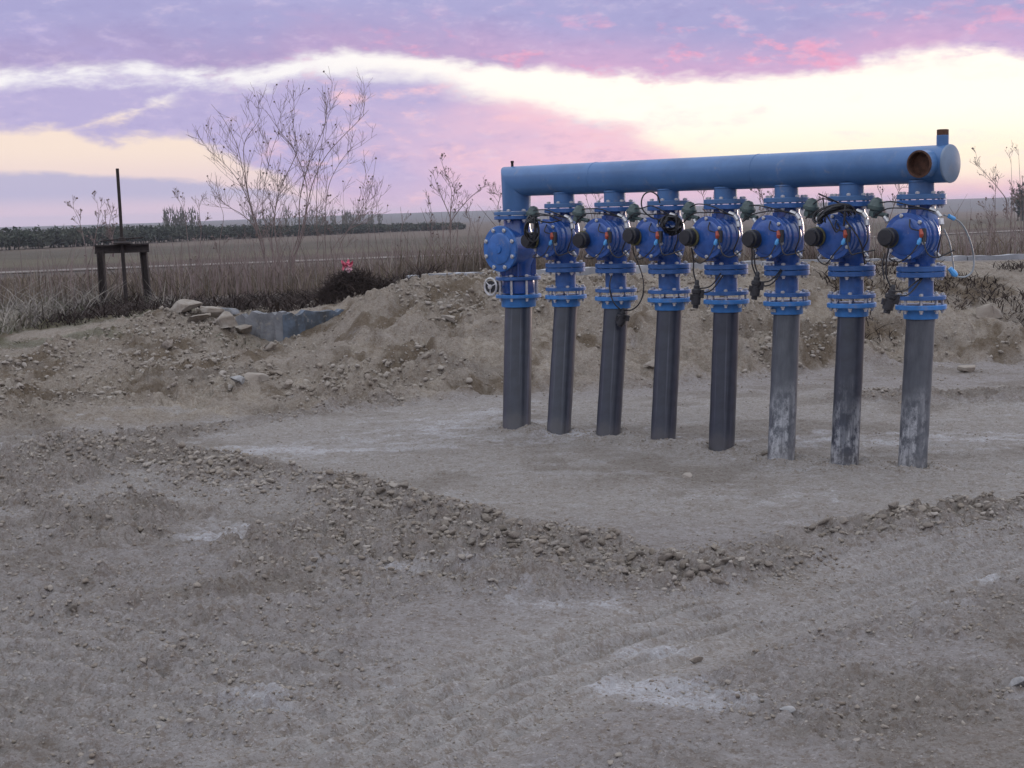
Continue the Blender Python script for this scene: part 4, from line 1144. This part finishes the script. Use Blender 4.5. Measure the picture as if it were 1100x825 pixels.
# ------------------------------------------------------------------ dry vegetation
def branch_mesh(stems, depth_y, origin, seed, twig=1.0, buds=True, r0=.012, nsub=5):
    g = random.Random(seed); b_ = MB(); bud = []
    s_ = depth_y / FPX
    def twigs(pts, level, rad):
        n_ = len(pts)
        if level > 2: return
        cnt = {0: nsub + 4, 1: 3, 2: 2}[level]
        for _ in range(cnt):
            i = g.randint(int(n_ * (.28 if level == 0 else .3)), n_ - 2); p_ = pts[i]; d = (pts[i + 1] - pts[i]).normalized()
            perp = Vector((g.uniform(-1, 1), g.uniform(-.7, .7), g.uniform(-.2, .5))); perp = (perp - d * perp.dot(d)).normalized()
            dr = (d * g.uniform(.6, 1.0) + perp * g.uniform(.45, .95) + Vector((0, 0, .25))).normalized()
            ln = {0: g.uniform(22, 66), 1: g.uniform(10, 30), 2: g.uniform(6, 16)}[level] * s_ * twig * (1.15 - .6 * i / n_)
            k = 5; q_ = [p_]; dd = dr.copy()
            for _k in range(k):
                dd = (dd + Vector((g.uniform(-.16, .16), g.uniform(-.16, .16), g.uniform(-.05, .16)))).normalized(); q_.append(q_[-1] + dd * ln / k)
            rr = [max(.0022, rad * (.55 - .40 * j / k)) for j in range(k + 1)]
            b_.tube(q_, rr, 4); twigs(q_, level + 1, rad * .6)
            if level >= 1 or g.random() < .7: bud.append(q_[-1])
    for st_ in stems:
        jd = g.uniform(-.25, .25)
        pts = catmull([at(px, py, depth_y + jd * k / max(1, len(st_) - 1)) - origin for k, (px, py) in enumerate(st_)], 6)
        n_ = len(pts); rr = [r0 * (1 - .78 * k / (n_ - 1)) for k in range(n_)]
        b_.tube(pts, rr, 5); twigs(pts, 0, r0 * .55); bud.append(pts[-1])
    if buds:
        vv, ff = ico(0)
        for p_ in bud:
            if g.random() < .13:
                sz = g.uniform(.7, 1.5) * s_
                b_.add([tuple(p_ + Vector(a) * sz * g.uniform(.6, 1.1)) for a in vv], [tuple(f) for f in ff])
    return b_
def shrub(name, stems, Y, label, cat, group=None, seed=1, **kw):
    Y = Y * KD
    b0 = at(stems[0][0][0], stems[0][0][1], Y); org = Vector((b0.x, Y, gh1(b0.x, Y)))
    st2 = [[(s_[0][0], s_[0][1] + 14)] + list(s_) for s_ in stems]
    b_ = branch_mesh(st2, Y, org, seed, **kw)
    o = link(name, b_.mesh(name, M['twig'], None), None, org)
    return thing(o, label, cat, group)
SG = 'tall bare shrubs growing behind the concrete chamber'
shrub('bare_shrub', [[(293, 305), (283, 270), (272, 235), (262, 188), (254, 155), (240, 128), (227, 112)], [(288, 295), (276, 250), (262, 232), (246, 222), (226, 205)], [(283, 262), (268, 215), (262, 170), (264, 150), (276, 132), (282, 115)],
      [(275, 240), (262, 205), (245, 180), (222, 160)], [(300, 305), (290, 260), (282, 220), (290, 170), (300, 140)]], 18.0,
      'bare shrub forking left, leftmost of the three tall shrubs behind the concrete chamber', 'shrub', SG, 3, nsub=6)
shrub('bare_shrub', [[(308, 312), (300, 280), (295, 240), (300, 205), (318, 165), (316, 140), (312, 115)], [(300, 306), (320, 255), (322, 215), (332, 175), (350, 130), (346, 92)], [(306, 308), (318, 270), (330, 210), (318, 165), (300, 140), (285, 118)],
      [(310, 300), (325, 250), (335, 200), (352, 165), (385, 130), (396, 118)], [(300, 300), (292, 262), (296, 225), (306, 190)]], 18.2,
      'tallest bare shrub with crossing stems, middle one of three behind the concrete chamber', 'shrub', SG, 8, nsub=7, r0=.014)
shrub('bare_shrub', [[(343, 297), (341, 262), (340, 220), (342, 180), (348, 140), (352, 112)], [(352, 296), (349, 250), (352, 205), (362, 180), (377, 160), (392, 150)], [(358, 298), (366, 262), (385, 230), (398, 205), (404, 170)],
      [(348, 300), (356, 270), (376, 246), (398, 236), (412, 222)]], 18.6,
      'airy bare shrub leaning right, rightmost of three behind the concrete chamber', 'shrub', SG, 14, nsub=6, r0=.010)
WG = 'single dry weed stalks standing against the sky'
weeds = [
 ([[(96, 318), (92, 270), (86, 240), (78, 222)], [(98, 300), (101, 262), (106, 235), (104, 215)]], 16, 'sparse dry weed rising just left of the sluice gate rod'),
 ([[(121, 262), (114, 240), (112, 228)], [(122, 262), (118, 240), (121, 225)]], 16, 'low thin weed stalk touching the sluice gate beam'),
 ([[(206, 300), (202, 262), (198, 230), (190, 210)], [(212, 290), (216, 250), (214, 222), (222, 205)]], 17, 'thin forked dry weed midway between the sluice gate and the tall shrubs'),
 ([[(238, 300), (236, 262), (240, 232), (232, 212)]], 17, 'slender dry stalk just left of the tall shrubs'),
 ([[(431, 292), (430, 262), (432, 240), (430, 222)]], 17, 'single short weed stalk right of the tall shrubs'),
 ([[(484, 292), (484, 250), (484, 225), (485, 205), (478, 185), (473, 170)], [(484, 235), (476, 215), (470, 200), (466, 188)], [(484, 240), (496, 222), (510, 208), (522, 198)], [(484, 228), (488, 205), (482, 190)]], 16.5, 'tall branching dry weed standing alone left of the blue header pipe'),
 ([[(505, 294), (503, 262), (505, 240), (503, 225)]], 16.5, 'short weed stalk between the branching weed and the strainer'),
 ([[(537, 240), (535, 222), (537, 212), (533, 208)]], 16, 'weed tip peeping over the left side of the strainer flange'),
 ([[(466, 292), (462, 260), (464, 238), (461, 212)]], 16.8, 'thin stalk immediately left of the branching weed'),
 ([[(758, 282), (757, 240), (756, 215), (752, 204)], [(758, 250), (764, 225), (767, 207)]], 16.5, 'forked weed seen between the fourth and fifth valve necks'),
 ([[(822, 282), (821, 240), (820, 215), (816, 204)], [(821, 245), (826, 222), (830, 205)]], 16.5, 'forked weed seen between the fifth and sixth valve necks'),
 ([[(886, 282), (886, 240), (888, 210)], [(886, 245), (882, 222), (878, 210)]], 16.5, 'weed stalk seen between the sixth and seventh valve necks'),
 ([[(955, 282), (952, 240), (948, 215), (942, 200)], [(953, 245), (960, 222), (966, 205), (972, 200)]], 16.5, 'forked weed seen between the two right-hand valve necks'),
 ([[(1068, 275), (1069, 240), (1069, 212), (1070, 176)], [(1081, 215), (1072, 202), (1060, 188), (1048, 174)]], 17, 'tall crossed dry stalks right of the header end'),
 ([[(1062, 275), (1063, 250), (1061, 232), (1058, 222)], [(1058, 276), (1056, 250), (1052, 235)], [(1066, 275), (1068, 250), (1070, 238)]], 17.2, 'dense dark weed clump low beside the crossed stalks'),
 ([[(1086, 275), (1086, 240), (1087, 205), (1086, 170)], [(1086, 235), (1090, 215), (1092, 200)]], 17, 'upright dry stalk second from the right edge of the view'),
 ([[(1097, 275), (1097, 230), (1096, 200), (1094, 160)], [(1098, 270), (1100, 225), (1098, 190)]], 17.4, 'upright dry stalk at the right edge of the view'),
 ([[(640, 280), (642, 240), (640, 210)], [(640, 250), (634, 226), (630, 214)]], 16.5, 'weed stalk seen between the second and third valve necks'),
]
for k, (st_, Y, lab) in enumerate(weeds):
    shrub('dry_weed', st_, Y, lab, 'dry weed', WG, 40 + k, twig=.42, r0=.010, nsub=2)

def blades(name, spots, n_, hfun, material, label, seed, width=.004, lean=.35, cat='dry grass', matsel=None):
    """thousands of thin curved blades and stalks, one object"""
    g = np.random.default_rng(seed)
    xs, ys = spots(g, n_); ys = ys * KD
    hs = hfun(xs, ys, g); gz_ = gheight(xs, ys)
    n = len(xs); V = np.zeros((n, 6, 3)); F = np.zeros((n, 2, 4), int)
    a = g.uniform(0, 6.28, n); lx = g.normal(0, lean, n) * hs; ly = g.normal(0, lean, n) * hs
    wv_ = width * (0.6 + g.random(n)) * (0.6 + np.hypot(xs, ys) / 33)
    wx_, wy_ = np.cos(a) * wv_, np.sin(a) * wv_
    for k, (t_, q_) in enumerate(((0, 1.0), (.55, .8), (1.0, .25))):
        cx2 = xs + lx * t_ ** 1.8; cy2 = ys + ly * t_ ** 1.8; cz = gz_ - .03 + hs * t_ * (1 - .12 * t_)
        V[:, k * 2] = np.stack([cx2 - wx_ * q_, cy2 - wy_ * q_, cz], -1); V[:, k * 2 + 1] = np.stack([cx2 + wx_ * q_, cy2 + wy_ * q_, cz], -1)
    o6 = (np.arange(n) * 6)[:, None]
    F[:, 0] = o6 + np.array([0, 1, 3, 2]); F[:, 1] = o6 + np.array([2, 3, 5, 4])
    me = np_mesh(name, V.reshape(-1, 3), F.reshape(-1, 4), material)
    o = link(name, me); thing(o, label, cat); o['kind'] = 'stuff'
    return o
def clump_filter(x, y, g, sc, seed, lo=-.15, hi=.25):
    k = g.random(len(x)) < ss(fbm(x * sc, y * sc, seed, 3), lo, hi); return x[k], y[k]
def sp_bank(g, n_):
    x = g.uniform(-13, 14, n_); y = 14.6 + 9 * g.random(n_) ** 1.6
    x, y = clump_filter(x, y, g, .9, 501, -.35, .2); return x, y
blades('embankment_grass', sp_bank, 62000, lambda x, y, g: (0.14 + 0.42 * g.random(len(x)) ** 2.4) * (1 + .6 * fbm(x * .8, y * .8, 505, 2)), M['straw'], 'brown dry grass and stalks covering the far canal bank', 5, .005)
blades('embankment_reeds', sp_bank, 4500, lambda x, y, g: (0.25 + 0.65 * g.random(len(x)) ** 2.2), M['straw2'], 'pale thin reed stalks mixed through the brown bank grass', 6, .004, .12, 'reeds')
blades('bank_twigs', sp_bank, 7000, lambda x, y, g: (0.25 + 0.9 * g.random(len(x)) ** 2.4), M['twig'], 'fine dark stalks standing in the bank grass', 9, .004, .2, 'stalks')
def sp_mid(g, n_):
    x = g.uniform(-6.5, 7.5, n_); y = 14.6 + 6 * g.random(n_)
    return clump_filter(x, y, g, .7, 551, -.25, .2)
blades('standing_stalks', sp_mid, 6000, lambda x, y, g: (0.35 + 0.75 * g.random(len(x)) ** 1.8), M['twig'], 'hazy upright dead stalks standing along the bank behind the spoil', 19, .0035, .13, 'stalks')
def sp_far(g, n_):
    x = g.uniform(-40, 45, n_); y = 23 + 42 * g.random(n_) ** 1.3
    k = np.abs(x / y) < .62; return clump_filter(x[k], y[k], g, .3, 511, -.3, .2)
blades('rough_pasture', sp_far, 26000, lambda x, y, g: 0.14 + 0.30 * g.random(len(x)) ** 2, M['straw'], 'brown rough grassland falling away beyond the canal', 7, .010)
def sp_left(g, n_):
    x = g.uniform(-9.5, -4.3, n_); y = g.uniform(10.6, 14.6, n_)
    lim = 13.4 - (x < -5.2) * np.clip((-5.2 - x) * 2.6, 0, 2.6)
    k = y > lim + .5 * fbm(x * 2, y * 2, 9, 2); return clump_filter(x[k], y[k], g, 1.4, 521, -.3, .15)
blades('verge_weeds', sp_left, 12000, lambda x, y, g: 0.08 + 0.42 * g.random(len(x)) ** 2.2, M['straw2'], 'tangled grey straw weeds on the left verge below the sluice gate', 8, .0045, .7)
blades('verge_greens', sp_left, 9000, lambda x, y, g: 0.04 + 0.22 * g.random(len(x)) ** 2, M['weed'], 'low grey green weeds under the straw of the left verge', 10, .007, .6, 'weeds')
def sp_dark(g, n_):
    x = g.uniform(-5.6, -1.0, n_); y = g.uniform(12.2, 14.8, n_)
    k = y > 12.3 + .0 * x; return clump_filter(x[k], y[k], g, 1.2, 531, -.3, .1)
blades('low_dark_brush', sp_dark, 15000, lambda x, y, g: 0.04 + 0.20 * g.random(len(x)) ** 2, M['brush'], 'low dark dead brush along the near canal edge', 12, .006, .8, 'brush')
def sp_tuft(g, n_):
    x = g.uniform(-5.5, -2.6, n_); y = g.uniform(10.4, 13.0, n_)
    return clump_filter(x, y, g, 2.5, 541, .15, .35)
blades('slope_tufts', sp_tuft, 9000, lambda x, y, g: 0.02 + 0.06 * g.random(len(x)), M['weed'], 'sparse green tufts on the clay slope below the sluice gate', 13, .005, .8, 'weeds')

def sp_right(g, n_):
    x = g.uniform(3.6, 7.5, n_); y = g.uniform(11.0, 12.9, n_)
    return clump_filter(x, y, g, 1.6, 561, -.02, .2)
blades('bank_scrub', sp_right, 9000, lambda x, y, g: 0.03 + 0.13 * g.random(len(x)) ** 1.5, M['brush'], 'dark brown low scrub on the spoil bank at the right', 25, .006, .9, 'scrub')
# dark brush heap: a dense tumble of twigs over the spoil hump
def brush_heap(px, py, Y, w, h, n_, label, seed):
    Y = Y * KD
    g = random.Random(seed); c0 = at(px, py, Y); org = Vector((c0.x, Y, at(px, 329, Y).z)); b_ = MB()
    for _ in range(n_):
        a = g.uniform(0, 6.28); rr = math.sqrt(g.random()); x = rr * math.cos(a) * w / 2; y = rr * math.sin(a) * w * .3
        zt = h * math.sqrt(max(0, 1 - rr ** 2)) * g.uniform(.05, 1.0); p_ = Vector((x, y, zt))
        d = Vector((g.gauss(0, 1) + x * 2, g.gauss(0, .8), g.gauss(.3, .6))).normalized(); ln = g.uniform(.05, .17); pts = [p_]
        for k in range(3): d = (d + Vector((g.gauss(0, .35), g.gauss(0, .35), g.gauss(0, .35)))).normalized(); pts.append(pts[-1] + d * ln / 3)
        for q_ in pts: q_.z = max(q_.z, 0)
        b_.tube(pts, [.006, .005, .004, .002], 3, caps=False)
    # matted core of torn earth and roots
    vv, ff = ico(3); vv = vv * (1 + .25 * fbm(vv[:, 0] * 2.2 + 5, vv[:, 1] * 2.2 + vv[:, 2] * 1.7, seed, 4)[:, None])
    b_.add([(a_[0] * w * .42, a_[1] * w * .24, a_[2] * h * .8) for a_ in vv], [tuple(f) for f in ff])
    return thing(link('brush_heap', b_.mesh('brush_heap', M['brush'], None), None, org), label, 'brush heap')
brush_heap(379, 312, 12.6, .74, .43, 3200, 'dark rounded heap of dead brush on the bank below the red scrap', 3)
brush_heap(412, 318, 12.6, .55, .26, 1200, 'smaller dark brush spilling right of the big brush heap', 4)

# red scrap caught on a stem above the brush
bp = ao(373, 286, 12.5); g_ = random.Random(5)
bag = empty('plastic_scrap', bp); bag.scale = (.65, .65, .65); thing(bag, 'small crumpled red and pink plastic scrap caught above the dark brush heap', 'plastic scrap')
def strip(ang, ln, w, seed):
    g = random.Random(seed); b_ = MB(); vs = []; fs = []; n_ = 9; rr = 4
    for i in range(n_):
        t_ = i / (n_ - 1); cx2 = math.cos(ang) * ln * t_; cz = math.sin(ang) * ln * t_ + .03 * math.sin(t_ * 5 + seed); cy2 = .03 * math.sin(t_ * 6 + seed * 2)
        ww = w * (.45 + .9 * math.sin(math.pi * min(1, t_ * .9 + .08)))
        for j in range(rr):
            u_ = j / (rr - 1) - .5
            vs.append((cx2 - math.sin(ang) * ww * u_ + g.uniform(-.006, .006), cy2 + .02 * math.cos(u_ * 7 + t_ * 8) + g.uniform(-.006, .006), cz + math.cos(ang) * ww * u_ + g.uniform(-.006, .006)))
    for i in range(n_ - 1):
        for j in range(rr - 1): fs.append((i * rr + j, i * rr + j + 1, (i + 1) * rr + j + 1, (i + 1) * rr + j))
    m0 = len(vs); vs2 = [(x, y + .004, z) for x, y, z in vs]
    b_.add(vs, fs); b_.add(vs2, [tuple(reversed([i for i in f])) for f in fs]); return b_
for k, (an, ln, w) in enumerate([(80, .13, .06), (35, .13, .05), (145, .13, .055), (-80, .13, .075), (-35, .10, .05), (200, .10, .05), (100, .08, .07)]):
    link('film_lobe', strip(R(an), ln, w, k + 1).mesh('film_lobe', M['bag' if k not in (3, 4) else 'bag2'], None), bag)
b_ = MB(); b_.tube([(0, 0, -.10), (.005, 0, -.02), (0, 0, .06)], .006, 5); link('stem', b_.mesh('stem', M['twig'], None), bag)

# ------------------------------------------------------------------ distant wood and poplar rows
def far_trees(name, line, n_, hh, material, label, seed, spread=6, leaf=.5, per=70, wfac=.55, cat='wood', bare=False):
    g = np.random.default_rng(seed); P = np.array(line); V = []; F = []; off = 0
    seg_l = np.hypot(*(P[1:] - P[:-1]).T); cum = np.concatenate([[0], np.cumsum(seg_l)])
    s_ = g.uniform(0, cum[-1], n_); x = np.interp(s_, cum, P[:, 0]); y = np.interp(s_, cum, P[:, 1]) + g.uniform(0, spread, n_)
    z = gheight(x, y); hgt = np.interp(s_ / cum[-1], [0, .3, .6, 1], hh) * g.uniform(.75, 1.15, n_)
    for i in range(n_):
        H = hgt[i]; w = H * wfac * g.uniform(.7, 1.2); k = per
        u = g.normal(size=(k, 3)); u /= np.linalg.norm(u, axis=1)[:, None]; rad = g.uniform(.35, 1, k)[:, None] ** .6
        if bare:
            c = np.stack([u[:, 0] * w * .5 * rad[:, 0], u[:, 1] * w * .5 * rad[:, 0], g.uniform(0.05, 1, k) * H], -1)
            d = np.stack([g.normal(0, .05, k), g.normal(0, .05, k), g.uniform(.1, .3, k)], -1) * H
            sd = np.stack([np.full(k, leaf * .12), np.zeros(k), np.zeros(k)], -1)
            tri_ = np.stack([c - sd, c + sd, c + d], 1)
        else:
            c = u * rad * np.array([w / 2, w / 2, H * .42]) + np.array([0, 0, H * .56])
            lf_ = leaf * g.uniform(.5, 1.2, (k, 1, 1))
            tri_ = c[:, None, :] + g.normal(0, 1, (k, 3, 3)) * lf_ * .6
        tri_ = tri_ + np.array([x[i], y[i], z[i]])
        tk = np.array([[[-.08 * leaf, 0, -.3], [.08 * leaf, 0, -.3], [0, 0, H * .7]]]) * np.array([2.2, 1, 1]) + np.array([x[i], y[i], z[i]])
        tri_ = np.concatenate([tri_, tk]); V.append(tri_.reshape(-1, 3)); F.append(np.arange(len(tri_) * 3).reshape(-1, 3) + off); off += len(tri_) * 3
    o = link(name, np_mesh(name, np.concatenate(V), np.concatenate(F), material)); thing(o, label, cat); o['kind'] = 'stuff'
    return o
def fp(px, r_, Y=None):
    a = math.atan((px - 550) / 1130.0); return (r_ * math.sin(a), r_ * math.cos(a) * KD)
far_trees('distant_wood', [fp(-260, 190), fp(-60, 215), fp(60, 235), fp(180, 265), fp(300, 300), fp(420, 350), fp(500, 380)], 620, (3.9, 4.1, 3.2, 2.4), M['pine'], 'low dark evergreen wood along the plain at the left', 21, 24, .5, 120, 1.7)
far_trees('distant_poplars', [fp(182, 330), fp(216, 336)], 14, (8.5, 9.0, 8.5, 7.5), M['poplar'], 'short pale row of bare poplars behind the wood', 22, 3, 1.3, 40, .22, 'trees', True)
far_trees('distant_bare_trees', [fp(270, 340), fp(330, 350), fp(420, 380)], 34, (7.2, 8.0, 7.0, 5.0), M['poplar'], 'longer pale row of bare trees behind the tall shrubs', 23, 8, 1.1, 40, .4, 'trees', True)
far_trees('distant_hedge', [fp(1092, 330), fp(1110, 330)], 6, (10, 10, 10, 9), M['pine'], 'dark tree group on the plain at the right edge', 24, 3, 1.0, 80, .35, 'trees')

# ------------------------------------------------------------------ air
hb = MB(); hb.box(9700, 9700, 38, Matrix.Translation((0, 0, -38 / 2 + 15)))
hm = bpy.data.materials.new('pale_haze'); hm.use_nodes = True; t = hm.node_tree; t.nodes.clear()
oo = t.nodes.new('ShaderNodeOutputMaterial'); pv = t.nodes.new('ShaderNodeVolumePrincipled')
pv.inputs['Color'].default_value = (0.80, 0.82, 0.95, 1); pv.inputs['Density'].default_value = 0.00015; pv.inputs['Anisotropy'].default_value = 0.2
t.links.new(pv.outputs[0], oo.inputs['Volume'])
hz = link('haze', hb.mesh('haze', hm, None)); hz['kind'] = 'stuff'
